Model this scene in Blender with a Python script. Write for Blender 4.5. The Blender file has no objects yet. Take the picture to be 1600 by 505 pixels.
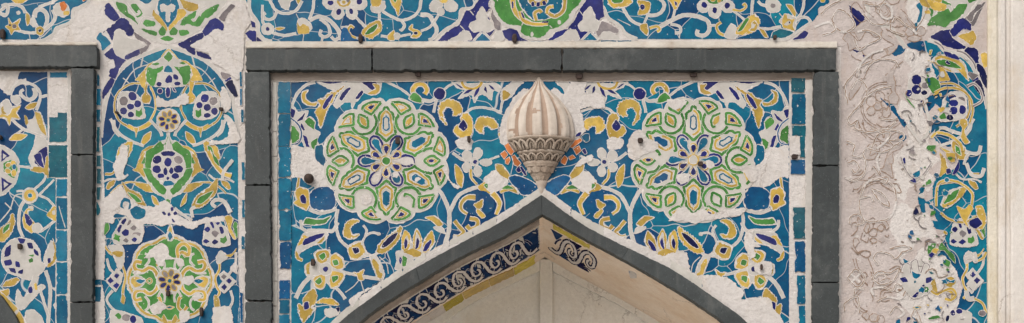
import bpy, bmesh, math, random
from mathutils import Vector, noise
from mathutils.geometry import delaunay_2d_cdt

# ------------------------------------------------------------------ camera, sky, sun, exposure
U = 0.0025                    # metres on the wall per photo pixel (photo is 1600 wide)
D = 4.68                      # camera distance from the wall
Z0 = 2.525                    # height of the photo's lower edge
VPX, VPY = 880.0, 835.0       # point of the wall straight in front of the lens
random.seed(7)
scn = bpy.context.scene
col = scn.collection
CAM = Vector(((VPX-800)*U, -D, Z0+(505-VPY)*U))
cam = bpy.data.cameras.new('camera')
camo = bpy.data.objects.new('camera', cam)
col.objects.link(camo)
camo.location = CAM
camo.rotation_euler = (math.pi/2, 0, 0)
cam.sensor_width = 36
cam.lens = 36*D/4.0
cam.shift_x = (800-VPX)*U/4.0
cam.shift_y = (VPY-252.5)*U/4.0
cam.clip_end = 500
scn.camera = camo

SUN_EL, SUN_AZ = math.radians(44), math.atan2(-0.50, -0.86)
world = bpy.data.worlds.new('World')
scn.world = world
world.use_nodes = True
wt = world.node_tree
bg = wt.nodes['Background']
sky = wt.nodes.new('ShaderNodeTexSky')
sky.sky_type = 'NISHITA'
sky.sun_disc = False
sky.sun_elevation = SUN_EL
sky.sun_rotation = SUN_AZ % (2*math.pi)
sky.dust_density = 6.0
sky.air_density = 1.0
sky.ozone_density = 1.0
hs = wt.nodes.new('ShaderNodeHueSaturation')     # hazy overcast: a paler sky
hs.inputs['Saturation'].default_value = 0.35
wt.links.new(sky.outputs[0], hs.inputs['Color'])
wt.links.new(hs.outputs[0], bg.inputs['Color'])
bg.inputs['Strength'].default_value = 0.15
sl = bpy.data.lights.new('sun', 'SUN')
sl.energy = 0.8
sl.angle = math.radians(28)
sl.color = (1.0, 0.93, 0.84)
so = bpy.data.objects.new('sun', sl)
col.objects.link(so)
tosun = Vector((math.sin(SUN_AZ)*math.cos(SUN_EL), math.cos(SUN_AZ)*math.cos(SUN_EL), math.sin(SUN_EL)))
so.rotation_euler = tosun.to_track_quat('Z', 'Y').to_euler()
so.location = (-3, -5, 9)
scn.view_settings.view_transform = 'Standard'
scn.view_settings.look = 'None'
scn.view_settings.gamma = 1
scn.view_settings.use_curve_mapping = False
scn.view_settings.exposure = -0.02

# ------------------------------------------------------------------ materials
def nt(name):
    m = bpy.data.materials.new(name)
    m.use_nodes = True
    t = m.node_tree
    return m, t, t.nodes['Principled BSDF']

def N(t, kind, **kw):
    n = t.nodes.new(kind)
    for k, v in kw.items():
        if k in n.inputs: n.inputs[k].default_value = v
        else: setattr(n, k, v)
    return n

def noise_tex(t, scale, detail=4, rough=0.6, vec=None):
    n = N(t, 'ShaderNodeTexNoise')
    n.inputs['Scale'].default_value = scale
    n.inputs['Detail'].default_value = detail
    n.inputs['Roughness'].default_value = rough
    if vec is not None: t.links.new(vec, n.inputs['Vector'])
    return n

def ramp(t, src, a, b, ca=(0, 0, 0, 1), cb=(1, 1, 1, 1)):
    r = N(t, 'ShaderNodeValToRGB')
    e = r.color_ramp.elements
    e[0].position, e[1].position = a, b
    e[0].color, e[1].color = ca, cb
    t.links.new(src, r.inputs[0])
    return r.outputs[0]

def mix(t, fac, a, b, mode='MIX'):
    m = N(t, 'ShaderNodeMix', data_type='RGBA', blend_type=mode)
    for s, v in ((0, fac), (6, a), (7, b)):
        if hasattr(v, 'is_linked'): t.links.new(v, m.inputs[s])
        elif s == 0: m.inputs[0].default_value = v
        else: m.inputs[s].default_value = (*v, 1) if len(v) == 3 else v
    return m.outputs[2]

def bump(t, p, src, strength, dist):
    b = N(t, 'ShaderNodeBump')
    b.inputs['Strength'].default_value = strength
    b.inputs['Distance'].default_value = dist
    t.links.new(src, b.inputs['Height'])
    t.links.new(b.outputs[0], p.inputs['Normal'])

CLAY = (0.60, 0.55, 0.52)
def tile_mat(name, c, c2, rough=0.30, chip=0.70, var=0.35, spec=0.12):
    m, t, p = nt(name)
    geo = N(t, 'ShaderNodeNewGeometry')
    pos = geo.outputs['Position']
    oi = N(t, 'ShaderNodeObjectInfo')
    n1 = noise_tex(t, 14, 3, 0.55, pos)
    a = mix(t, ramp(t, n1.outputs[0], 0.32, 0.68), c, c2)
    n2 = noise_tex(t, 120, 5, 0.7, pos)
    a = mix(t, var, a, ramp(t, n2.outputs[0], 0.25, 0.75, (0.55, 0.55, 0.55, 1), (1.25, 1.25, 1.25, 1)), 'MULTIPLY')
    n8 = noise_tex(t, 34, 4, 0.65, pos)
    a = mix(t, 0.8, a, ramp(t, n8.outputs[0], 0.34, 0.66, (0.70, 0.72, 0.76, 1), (1.18, 1.16, 1.12, 1)), 'MULTIPLY')
    rv = N(t, 'ShaderNodeMapRange')
    rv.inputs[3].default_value, rv.inputs[4].default_value = 0.78, 1.18
    t.links.new(oi.outputs['Random'], rv.inputs[0])
    hv = N(t, 'ShaderNodeHueSaturation')
    t.links.new(rv.outputs[0], hv.inputs['Value'])
    t.links.new(a, hv.inputs['Color'])
    n3 = noise_tex(t, 95, 3, 0.5, pos)           # chips where the glaze has flaked off
    ch = ramp(t, n3.outputs[0], chip, chip+0.015)
    a = mix(t, ch, hv.outputs[0], CLAY)
    n5 = noise_tex(t, 5, 5, 0.65, pos)           # thin film of dust
    a = mix(t, ramp(t, n5.outputs[0], 0.50, 0.85, (0, 0, 0, 1), (0.10, 0.10, 0.10, 1)), a, (0.5, 0.46, 0.43))
    t.links.new(a, p.inputs['Base Color'])
    p.inputs['Specular IOR Level'].default_value = spec
    rr = mix(t, ch, (rough,)*3, (0.85,)*3)
    t.links.new(rr, p.inputs['Roughness'])
    n4 = noise_tex(t, 40, 4, 0.6, pos)
    bump(t, p, n4.outputs[0], 0.35, 0.004)
    return m

def field_mat(name, lo, mid, hi, cell=5.2):
    """Turquoise ground cut into many irregular tiles, each with its own firing tone and thin pale joints."""
    m, t, p = nt(name)
    geo = N(t, 'ShaderNodeNewGeometry')
    pos = geo.outputs['Position']
    dn = noise_tex(t, 5, 2, 0.5, pos)
    dv = N(t, 'ShaderNodeVectorMath', operation='MULTIPLY_ADD')
    dv.inputs[1].default_value = (0.16, 0.0, 0.16)
    t.links.new(dn.outputs['Color'], dv.inputs[0]); t.links.new(pos, dv.inputs[2])
    fl = N(t, 'ShaderNodeVectorMath', operation='MULTIPLY')
    fl.inputs[1].default_value = (1, 0.0, 1)
    t.links.new(dv.outputs[0], fl.inputs[0])
    v = N(t, 'ShaderNodeTexVoronoi', feature='F1'); v.inputs['Scale'].default_value = cell
    e = N(t, 'ShaderNodeTexVoronoi', feature='DISTANCE_TO_EDGE'); e.inputs['Scale'].default_value = cell
    for q in (v, e): t.links.new(fl.outputs[0], q.inputs['Vector'])
    sep = N(t, 'ShaderNodeSeparateColor'); t.links.new(v.outputs['Color'], sep.inputs[0])
    r = N(t, 'ShaderNodeValToRGB')
    el = r.color_ramp.elements
    el[0].position, el[0].color = 0.0, (*lo, 1)
    el[1].position, el[1].color = 1.0, (*hi, 1)
    k = el.new(0.45); k.color = (*mid, 1)
    t.links.new(sep.outputs[0], r.inputs[0])
    n1 = noise_tex(t, 9, 4, 0.6, pos)
    a = mix(t, 0.75, r.outputs[0], ramp(t, n1.outputs[0], 0.3, 0.7, (0.52, 0.60, 0.74, 1), (1.15, 1.22, 1.12, 1)), 'MULTIPLY')
    n2 = noise_tex(t, 130, 5, 0.7, pos)
    a = mix(t, 0.35, a, ramp(t, n2.outputs[0], 0.25, 0.75, (0.6, 0.6, 0.6, 1), (1.2, 1.2, 1.2, 1)), 'MULTIPLY')
    n8 = noise_tex(t, 30, 4, 0.65, pos)
    a = mix(t, 0.8, a, ramp(t, n8.outputs[0], 0.34, 0.66, (0.66, 0.72, 0.80, 1), (1.2, 1.18, 1.1, 1)), 'MULTIPLY')
    jo = ramp(t, e.outputs[0], 0.0035, 0.0075, (.75, .75, .75, 1), (0, 0, 0, 1))
    n3 = noise_tex(t, 85, 3, 0.5, pos)
    ch = ramp(t, n3.outputs[0], 0.715, 0.73)
    w = N(t, 'ShaderNodeMath', operation='MAXIMUM'); t.links.new(jo, w.inputs[0]); t.links.new(ch, w.inputs[1])
    a = mix(t, w.outputs[0], a, (0.56, 0.53, 0.51))
    n5 = noise_tex(t, 4, 5, 0.65, pos)
    a = mix(t, ramp(t, n5.outputs[0], 0.50, 0.85, (0, 0, 0, 1), (0.07, 0.07, 0.07, 1)), a, (0.5, 0.46, 0.43))
    t.links.new(a, p.inputs['Base Color'])
    p.inputs['Specular IOR Level'].default_value = 0.12
    rr = mix(t, w.outputs[0], (0.26,)*3, (0.85,)*3)
    t.links.new(rr, p.inputs['Roughness'])
    n4 = noise_tex(t, 30, 4, 0.6, pos)
    bump(t, p, n4.outputs[0], 0.35, 0.004)
    return m

def plaster_mat(name, c, c2, stain=None, scale=6.0, bs=0.6, bd=0.006, speck=0.0, aniso=None, crack=0.0):
    m, t, p = nt(name)
    geo = N(t, 'ShaderNodeNewGeometry'); pos = geo.outputs['Position']
    if aniso:
        am = N(t, 'ShaderNodeMapping'); am.inputs['Scale'].default_value = aniso
        t.links.new(pos, am.inputs[0]); pos = am.outputs[0]
    n1 = noise_tex(t, scale, 6, 0.62, pos)
    a = mix(t, ramp(t, n1.outputs[0], 0.35, 0.68), c, c2)
    n2 = noise_tex(t, 70, 6, 0.7, pos)
    a = mix(t, 0.5, a, ramp(t, n2.outputs[0], 0.3, 0.7, (0.78, 0.77, 0.76, 1), (1.1, 1.1, 1.1, 1)), 'MULTIPLY')
    if stain:
        mp = N(t, 'ShaderNodeMapping'); mp.inputs['Scale'].default_value = (1, 1, 0.45)
        t.links.new(pos, mp.inputs[0])
        n3 = noise_tex(t, 9, 7, 0.7, mp.outputs[0])
        a = mix(t, ramp(t, n3.outputs[0], 0.52, 0.72, (0, 0, 0, 1), (0.8, 0.8, 0.8, 1)), a, stain)
    if speck:
        n6 = noise_tex(t, 150, 3, 0.6, pos)
        a = mix(t, ramp(t, n6.outputs[0], 0.66, 0.70, (0, 0, 0, 1), (speck,)*3+(1,)), a, (0.25, 0.19, 0.15))
    if crack:
        dn = noise_tex(t, 6, 5, 0.7, pos)
        va = N(t, 'ShaderNodeVectorMath', operation='MULTIPLY_ADD'); va.inputs[1].default_value = (.22, .22, .22)
        t.links.new(dn.outputs['Color'], va.inputs[0]); t.links.new(pos, va.inputs[2])
        vo = N(t, 'ShaderNodeTexVoronoi', feature='DISTANCE_TO_EDGE'); vo.inputs['Scale'].default_value = 2.6
        t.links.new(va.outputs[0], vo.inputs['Vector'])
        ln = ramp(t, vo.outputs[0], 0.003, 0.009, (crack,)*3+(1,), (0, 0, 0, 1))
        mk = ramp(t, noise_tex(t, 2.3, 3, 0.5, pos).outputs[0], 0.46, 0.56)
        mm = N(t, 'ShaderNodeMath', operation='MULTIPLY'); t.links.new(ln, mm.inputs[0]); t.links.new(mk, mm.inputs[1])
        a = mix(t, mm.outputs[0], a, (0.20, 0.15, 0.115))
    t.links.new(a, p.inputs['Base Color'])
    p.inputs['Roughness'].default_value = 0.9
    n4 = noise_tex(t, 45, 8, 0.72, pos)
    bump(t, p, n4.outputs[0], bs, bd)
    return m

def stone_mat():
    m, t, p = nt('dark_slate')
    geo = N(t, 'ShaderNodeNewGeometry'); pos = geo.outputs['Position']
    oi = N(t, 'ShaderNodeObjectInfo')
    n1 = noise_tex(t, 7, 6, 0.65, pos)
    a = mix(t, ramp(t, n1.outputs[0], 0.33, 0.7), (0.014, 0.0185, 0.0195), (0.035, 0.0425, 0.0435))
    n2 = noise_tex(t, 220, 3, 0.6, pos)
    a = mix(t, ramp(t, n2.outputs[0], 0.62, 0.74, (0, 0, 0, 1), (0.6, 0.6, 0.6, 1)), a, (0.15, 0.16, 0.165))
    n3 = noise_tex(t, 60, 6, 0.75, pos)
    a = mix(t, 0.6, a, ramp(t, n3.outputs[0], 0.3, 0.7, (0.65, 0.65, 0.65, 1), (1.2, 1.2, 1.2, 1)), 'MULTIPLY')
    n6 = noise_tex(t, 3.5, 6, 0.7, pos)
    a = mix(t, ramp(t, n6.outputs[0], 0.55, 0.8, (0, 0, 0, 1), (0.45, 0.45, 0.45, 1)), a, (0.16, 0.155, 0.145))
    sm = N(t, 'ShaderNodeMapping'); sm.inputs['Scale'].default_value = (1, 1, .12); t.links.new(pos, sm.inputs[0])
    n9 = noise_tex(t, 26, 4, 0.6, sm.outputs[0])
    a = mix(t, ramp(t, n9.outputs[0], 0.56, 0.74, (0, 0, 0, 1), (0.30, 0.30, 0.30, 1)), a, (0.12, 0.115, 0.105))
    rv = N(t, 'ShaderNodeMapRange'); rv.inputs[3].default_value, rv.inputs[4].default_value = 0.78, 1.2
    t.links.new(oi.outputs['Random'], rv.inputs[0])
    hv = N(t, 'ShaderNodeHueSaturation'); t.links.new(rv.outputs[0], hv.inputs['Value']); t.links.new(a, hv.inputs['Color'])
    t.links.new(hv.outputs[0], p.inputs['Base Color'])
    p.inputs['Roughness'].default_value = 0.62
    bump(t, p, n3.outputs[0], 0.5, 0.004)
    return m

M = {
 'T': tile_mat('turquoise_glaze', (0.003, 0.082, 0.170), (0.005, 0.135, 0.220)),
 'F': field_mat('turquoise_field', (0.002, 0.040, 0.125), (0.003, 0.092, 0.185), (0.005, 0.158, 0.232)),
 'D': tile_mat('deep_blue_glaze', (0.003, 0.055, 0.16), (0.004, 0.085, 0.195)),
 'E': tile_mat('dark_teal_glaze', (0.006, 0.075, 0.115), (0.008, 0.115, 0.15)),
 'B': tile_mat('cobalt_glaze', (0.008, 0.010, 0.080), (0.015, 0.020, 0.142)),
 'N': tile_mat('navy_glaze', (0.004, 0.006, 0.028), (0.006, 0.009, 0.060)),
 'J': tile_mat('weathered_navy_glaze', (0.003, 0.004, 0.026), (0.006, 0.008, 0.060), rough=0.75, spec=0.02, chip=0.74),
 'Z': tile_mat('weathered_blue_glaze', (0.003, 0.020, 0.085), (0.005, 0.040, 0.130), rough=0.75, spec=0.02, chip=0.74),
 'Y': tile_mat('ochre_glaze', (0.40, 0.262, 0.046), (0.50, 0.350, 0.085), chip=0.68),
 'V': tile_mat('olive_yellow_glaze', (0.44, 0.36, 0.055), (0.56, 0.46, 0.10), rough=0.7, spec=0.03),
 'G': tile_mat('green_glaze', (0.036, 0.160, 0.030), (0.082, 0.240, 0.060)),
 'K': tile_mat('faded_grey_glaze', (0.13, 0.115, 0.125), (0.24, 0.21, 0.21), rough=0.7),
 'O': tile_mat('orange_brick', (0.42, 0.12, 0.035), (0.55, 0.19, 0.06), rough=0.8),
 'W': plaster_mat('white_tile', (0.40, 0.38, 0.355), (0.51, 0.485, 0.455), scale=12, bs=0.35, bd=0.003),
 'X': plaster_mat('grey_edging_tile', (0.42, 0.40, 0.365), (0.53, 0.505, 0.465), scale=9, bs=0.3, bd=0.003),
 'P': plaster_mat('repair_plaster', (0.58, 0.54, 0.515), (0.68, 0.64, 0.615), stain=(0.55, 0.48, 0.415), scale=5, bs=1.0, bd=0.012, speck=0.35, crack=0.4),
 'L': plaster_mat('brown_joint', (0.20, 0.13, 0.09), (0.34, 0.25, 0.19), scale=20, bs=0.3),
 'Q': plaster_mat('worn_bed_mortar', (0.45, 0.39, 0.37), (0.56, 0.50, 0.48), stain=(0.44, 0.345, 0.295), scale=7, bs=0.9, bd=0.01, speck=0.5),
 'H': plaster_mat('bed_mortar_grey', (0.37, 0.32, 0.30), (0.50, 0.44, 0.415), scale=11, bs=0.9, bd=0.01, speck=0.4),
 'C': plaster_mat('cream_ledge', (0.44, 0.40, 0.345), (0.60, 0.56, 0.495), stain=(0.36, 0.27, 0.20), scale=5, bs=0.8, bd=0.01, speck=0.3),
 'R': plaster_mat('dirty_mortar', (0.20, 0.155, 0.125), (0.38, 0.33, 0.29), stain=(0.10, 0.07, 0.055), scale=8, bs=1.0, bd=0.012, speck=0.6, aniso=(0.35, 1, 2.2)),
 'S': stone_mat(),
 'soffit': plaster_mat('soffit_plaster', (0.74, 0.595, 0.455), (0.82, 0.71, 0.60), stain=(0.66, 0.47, 0.32), scale=4, bs=0.9, bd=0.012, speck=0.3, crack=0.55),
 'niche': plaster_mat('niche_plaster', (0.76, 0.725, 0.66), (0.83, 0.80, 0.745), stain=(0.68, 0.61, 0.52), scale=2.5, bs=0.5, bd=0.006, speck=0.25, crack=0.5),
 'column': plaster_mat('column_plaster', (0.56, 0.52, 0.48), (0.64, 0.60, 0.56), stain=(0.50, 0.42, 0.33), scale=3, bs=0.6, bd=0.006, speck=0.25, crack=0.6),
 'carve': plaster_mat('carved_sandstone', (0.32, 0.25, 0.195), (0.48, 0.405, 0.335), stain=(0.24, 0.17, 0.125), scale=14, bs=0.8, bd=0.006, speck=0.4),
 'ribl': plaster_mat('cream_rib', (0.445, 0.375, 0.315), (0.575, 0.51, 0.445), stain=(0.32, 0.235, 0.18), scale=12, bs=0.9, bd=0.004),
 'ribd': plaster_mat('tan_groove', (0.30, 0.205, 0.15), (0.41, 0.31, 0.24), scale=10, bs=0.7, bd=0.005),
 'iron': plaster_mat('rusted_iron', (0.022, 0.014, 0.012), (0.06, 0.036, 0.028), scale=60, bs=0.8, bd=0.003),
 'ground': plaster_mat('paving', (0.58, 0.55, 0.50), (0.66, 0.63, 0.58), scale=2),
}

# ------------------------------------------------------------------ helpers
def at(px, py, Y=0.0):
    """World point at depth Y seen at photo pixel (px, py)."""
    p0 = Vector(((px-800)*U, 0, Z0+(505-py)*U))
    return CAM + (p0-CAM)*((D+Y)/D)

def tag(o, label=None, cat=None, group=None, kind=None):
    if label: o['label'] = label
    if cat: o['category'] = cat
    if group: o['group'] = group
    if kind: o['kind'] = kind
    return o

def empty(name, loc, label, cat, group=None):
    o = bpy.data.objects.new(name, None)
    o.empty_display_size = 0.1
    o.location = loc
    col.objects.link(o)
    return tag(o, label, cat, group)

class MB:
    """Collects world-space geometry for one mesh object."""
    def __init__(self): self.v, self.f, self.m = [], [], []
    def add(self, verts, faces, mi=0):
        b = len(self.v)
        self.v += [tuple(p) for p in verts]
        self.f += [tuple(i+b for i in f) for f in faces]
        self.m += [mi]*len(faces)
    def box(self, x0, x1, y0, y1, z0, z1, mi=0):
        self.add([(x0,y0,z0),(x1,y0,z0),(x1,y1,z0),(x0,y1,z0),(x0,y0,z1),(x1,y0,z1),(x1,y1,z1),(x0,y1,z1)],
                 [(0,1,5,4),(1,2,6,5),(2,3,7,6),(3,0,4,7),(4,5,6,7),(3,2,1,0)], mi)
    def prism(self, quadf, quadb, mi=0):
        n = len(quadf)
        self.add(list(quadf)+list(quadb), [tuple(range(n)), tuple(range(2*n-1, n-1, -1))] +
                 [((i+1) % n, i, n+i, n+(i+1) % n) for i in range(n)], mi)
    def tube(self, pts, r, n=8, mi=0, cap=True):
        rs = r if isinstance(r, (list, tuple)) else [r]*len(pts)
        P = [Vector(p) for p in pts]; rings = []
        for i, p in enumerate(P):
            d = (P[min(i+1, len(P)-1)]-P[max(i-1, 0)]).normalized()
            a = d.orthogonal().normalized() if i == 0 else (a - d*a.dot(d)).normalized()
            b = d.cross(a)
            rings.append([p+(a*math.cos(2*math.pi*k/n)+b*math.sin(2*math.pi*k/n))*rs[i] for k in range(n)])
        vs = [q for rg in rings for q in rg]
        fs = [(i*n+k, i*n+(k+1) % n, (i+1)*n+(k+1) % n, (i+1)*n+k) for i in range(len(P)-1) for k in range(n)]
        if cap: fs += [tuple(range(n-1, -1, -1)), tuple(range((len(P)-1)*n, len(P)*n))]
        self.add(vs, fs, mi)
    def build(self, name, mats, parent=None, smooth=False, fixn=False, bevel=0):
        me = bpy.data.meshes.new(name)
        off = Vector((0, 0, 0))
        q = parent
        while q is not None:
            off += q.location; q = q.parent
        me.from_pydata([tuple(Vector(p)-off) for p in self.v], [], self.f)
        for m in (mats if isinstance(mats, (list, tuple)) else [mats]): me.materials.append(m)
        me.polygons.foreach_set('material_index', self.m)
        if fixn:
            bm = bmesh.new(); bm.from_mesh(me)
            bmesh.ops.recalc_face_normals(bm, faces=bm.faces)
            bm.to_mesh(me); bm.free()
        if smooth: me.polygons.foreach_set('use_smooth', [True]*len(me.polygons))
        me.update()
        o = bpy.data.objects.new(name, me)
        col.objects.link(o)
        if parent is not None: o.parent = parent
        if bevel:
            b = o.modifiers.new('bevel', 'BEVEL'); b.width = bevel; b.segments = 2; b.limit_method = 'ANGLE'
        return o

# --- 2D shapes
def catmull(pts, closed, step):
    n = len(pts); out = []
    segs = n if closed else n-1
    for i in range(segs):
        if closed: p0, p1, p2, p3 = (pts[(i+k-1) % n] for k in range(4))
        else: p0, p1, p2, p3 = pts[max(i-1, 0)], pts[i], pts[i+1], pts[min(i+2, n-1)]
        L = math.hypot(p2[0]-p1[0], p2[1]-p1[1])
        m = max(2, int(L/step))
        for k in range(m):
            t = k/m; t2 = t*t; t3 = t2*t
            out.append(tuple(0.5*(2*p1[c]+(p2[c]-p0[c])*t+(2*p0[c]-5*p1[c]+4*p2[c]-p3[c])*t2+(3*p1[c]-p0[c]-3*p2[c]+p3[c])*t3) for c in (0, 1)))
    if not closed: out.append(tuple(pts[-1]))
    return out

def lin(pts, closed, step):
    n = len(pts); out = []
    for i in range(n if closed else n-1):
        a, b = pts[i], pts[(i+1) % n]
        m = max(1, int(math.hypot(b[0]-a[0], b[1]-a[1])/step))
        out += [(a[0]+(b[0]-a[0])*k/m, a[1]+(b[1]-a[1])*k/m) for k in range(m)]
    if not closed: out.append(tuple(pts[-1]))
    return out

def area(p): return 0.5*sum(p[i][0]*p[(i+1) % len(p)][1]-p[(i+1) % len(p)][0]*p[i][1] for i in range(len(p)))

def offset(p, d):
    """Grow a closed loop by d (px)."""
    n = len(p); s = 1 if area(p) > 0 else -1; out = []
    for i in range(n):
        a, b = p[(i-2) % n], p[(i+2) % n]
        dx, dy = b[0]-a[0], b[1]-a[1]
        L = math.hypot(dx, dy) or 1
        out.append((p[i][0]+s*d*dy/L, p[i][1]-s*d*dx/L))
    return out

def rough(p, amp, sc=0.35, seed=0.0):
    return [(x+amp*(noise.noise((x*sc, y*sc, seed))+0.6*noise.noise((x*sc*2.7, y*sc*2.7, seed+9))),
             y+amp*(noise.noise((x*sc, y*sc, seed+31))+0.6*noise.noise((x*sc*2.7, y*sc*2.7, seed+47)))) for x, y in p]

def chipped(p, amp):
    """Nibbles along a cut tile's edge, always inwards."""
    n = len(p); s = 1 if area(p) > 0 else -1; out = []
    for i in range(n):
        a, b = p[i-1], p[(i+1) % n]
        dx, dy = b[0]-a[0], b[1]-a[1]; q = math.hypot(dx, dy) or 1
        x, y = p[i]
        d = amp*max(0.0, noise.noise((x*.17, y*.17, 5.5))-.12)*3.2 + .35*amp*max(0.0, noise.noise((x*.5, y*.5, 2.5)))
        out.append((x-s*d*dy/q, y+s*d*dx/q))
    return out

def blend_loop(pts, step):
    """Half straight, half rounded outline through the traced points."""
    n = len(pts); out = []
    for i in range(n):
        p0, p1, p2, p3 = (pts[(i+k-1) % n] for k in range(4))
        m = max(2, int(math.hypot(p2[0]-p1[0], p2[1]-p1[1])/step))
        for k in range(m):
            t = k/m; t2 = t*t; t3 = t2*t
            out.append(tuple(.55*0.5*(2*p1[c]+(p2[c]-p0[c])*t+(2*p0[c]-5*p1[c]+4*p2[c]-p3[c])*t2+(3*p1[c]-p0[c]-3*p2[c]+p3[c])*t3)+.45*(p1[c]+(p2[c]-p1[c])*t) for c in (0, 1)))
    return out

def serrate(p, amp, period):
    n = len(p); s = 1 if area(p) > 0 else -1; out = []; L = 0
    for i in range(n):
        a, b = p[i-1], p[(i+1) % n]
        L += math.hypot(p[i][0]-a[0], p[i][1]-a[1])
        dx, dy = b[0]-a[0], b[1]-a[1]; q = math.hypot(dx, dy) or 1
        d = 2.1*amp*((L/period) % 1.0)*(0.4+abs(noise.noise((p[i][0]*.07, p[i][1]*.07, 3.3)))*1.6)
        out.append((p[i][0]+s*d*dy/q, p[i][1]-s*d*dx/q))
    return out

def tri_fill(p):
    try:
        r = delaunay_2d_cdt([Vector(q) for q in p], [], [list(range(len(p)))], 1, 1e-4)
        return r[0], r[2]
    except Exception:
        return [Vector(q) for q in p], [tuple(range(len(p)))]

EPS = 6.0e-6
class Surf:
    """Maps 2D drawing px + height (m, towards the viewer) to the world and keeps the painter's order."""
    def __init__(self, fn, base=0.0006): self.fn, self.k, self.base = fn, 0, base
    def next(self): self.k += 1; return self.base + self.k*EPS

def wall_fn(x, y, h): return at(x, y, -h)

def put_loop(mb, surf, p, mi=0, thick=0.004):
    h = surf.next()
    vs, fs = tri_fill(p)
    n = len(vs)
    V3 = [surf.fn(v[0], v[1], h) for v in vs]
    out = []; ec = {}
    for f in fs:
        ar = area([vs[i] for i in f])
        if abs(ar) < 1e-9: continue
        f = tuple(f) if ar < 0 else tuple(reversed(f))
        out.append(f)
        for i in range(len(f)):
            a, b = f[i], f[(i+1) % len(f)]
            ec[(a, b)] = 1
    back = [surf.fn(v[0], v[1], h-thick) for v in vs]
    sides = [(b, a, a+n, b+n) for (a, b) in ec if (b, a) not in ec]
    mb.add(V3+back, out+sides, mi)

def put_strip(mb, surf, pts, w0, w1, mi=0, thick=0.004, amp=0.35, closed=False):
    h = surf.next()
    n = len(pts); Lp, Rp = [], []
    for i in range(n):
        if closed: a, b = pts[i-1], pts[(i+1) % n]
        else: a, b = pts[max(i-1, 0)], pts[min(i+1, n-1)]
        dx, dy = b[0]-a[0], b[1]-a[1]; q = math.hypot(dx, dy) or 1
        t = i/max(1, n-1); w = 0.5*(w0+(w1-w0)*t)
        x, y = pts[i]
        g = 1.0 if w < 1.3 else 1.7
        wl = w+g*amp*(noise.noise((x*.22, y*.22, 1.7))+.7*noise.noise((x*.75, y*.75, 3.1)))
        wr = w+g*amp*(noise.noise((x*.22, y*.22, 8.1))+.7*noise.noise((x*.75, y*.75, 6.4)))
        Lp.append((x+wl*dy/q, y-wl*dx/q)); Rp.append((x-wr*dy/q, y+wr*dx/q))
    V = []
    for i in range(n):
        hh = h+EPS*0.8*i/n
        for q in (Lp[i], Rp[i]): V.append(surf.fn(q[0], q[1], hh))
    for i in range(n):
        for q in (Lp[i], Rp[i]): V.append(surf.fn(q[0], q[1], h-thick))
    F = []; b = 2*n
    for i in range(n if closed else n-1):
        j = (i+1) % n
        F += [(2*i, 2*i+1, 2*j+1, 2*j), (2*i, 2*j, b+2*j, b+2*i), (2*j+1, 2*i+1, b+2*i+1, b+2*j+1)]
    if not closed:
        F += [(1, 0, b, b+1), (2*n-2, 2*n-1, b+2*n-1, b+2*n-2)]
    mb.add(V, F, mi)

def circ(cx, cy, rx, ry=None, ang=0.0, n=14):
    ry = rx if ry is None else ry
    c, s = math.cos(ang), math.sin(ang); o = []
    for k in range(n):
        a = 2*math.pi*k/n; x, y = rx*math.cos(a), ry*math.sin(a)
        o.append((cx+x*c-y*s, cy+x*s+y*c))
    return o

# ------------------------------------------------------------------ the mosaic drawing language
SUBNAME = {'flower': 'petal', 'leaf': 'leaf_blade', 'grape_cluster': 'grape', 'lily': 'petal', 'bud': 'petal', 'vine': 'stem',
           'medallion': 'inlaid_tile', 'border_tile': 'glazed_tile', 'curl_leaf': 'leaf_blade', 'clover': 'leaf_blade'}
BASECOL = 'WPXQKLRCV'
def broken(mb, surf, p, w, mi, amp, closed):
    P = list(p)+([p[0]] if closed else [])
    i = 0; rb = random.Random(int(p[0][0]*13+p[0][1]*7)); k0 = surf.k
    while i < len(P)-2:
        L = rb.randint(5, 22)
        if rb.random() > .17: put_strip(mb, surf, P[i:i+L+1], w*rb.uniform(.6, 1.3), w*rb.uniform(.6, 1.3), mi, amp=amp)
        surf.k = k0+1
        i += L

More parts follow.
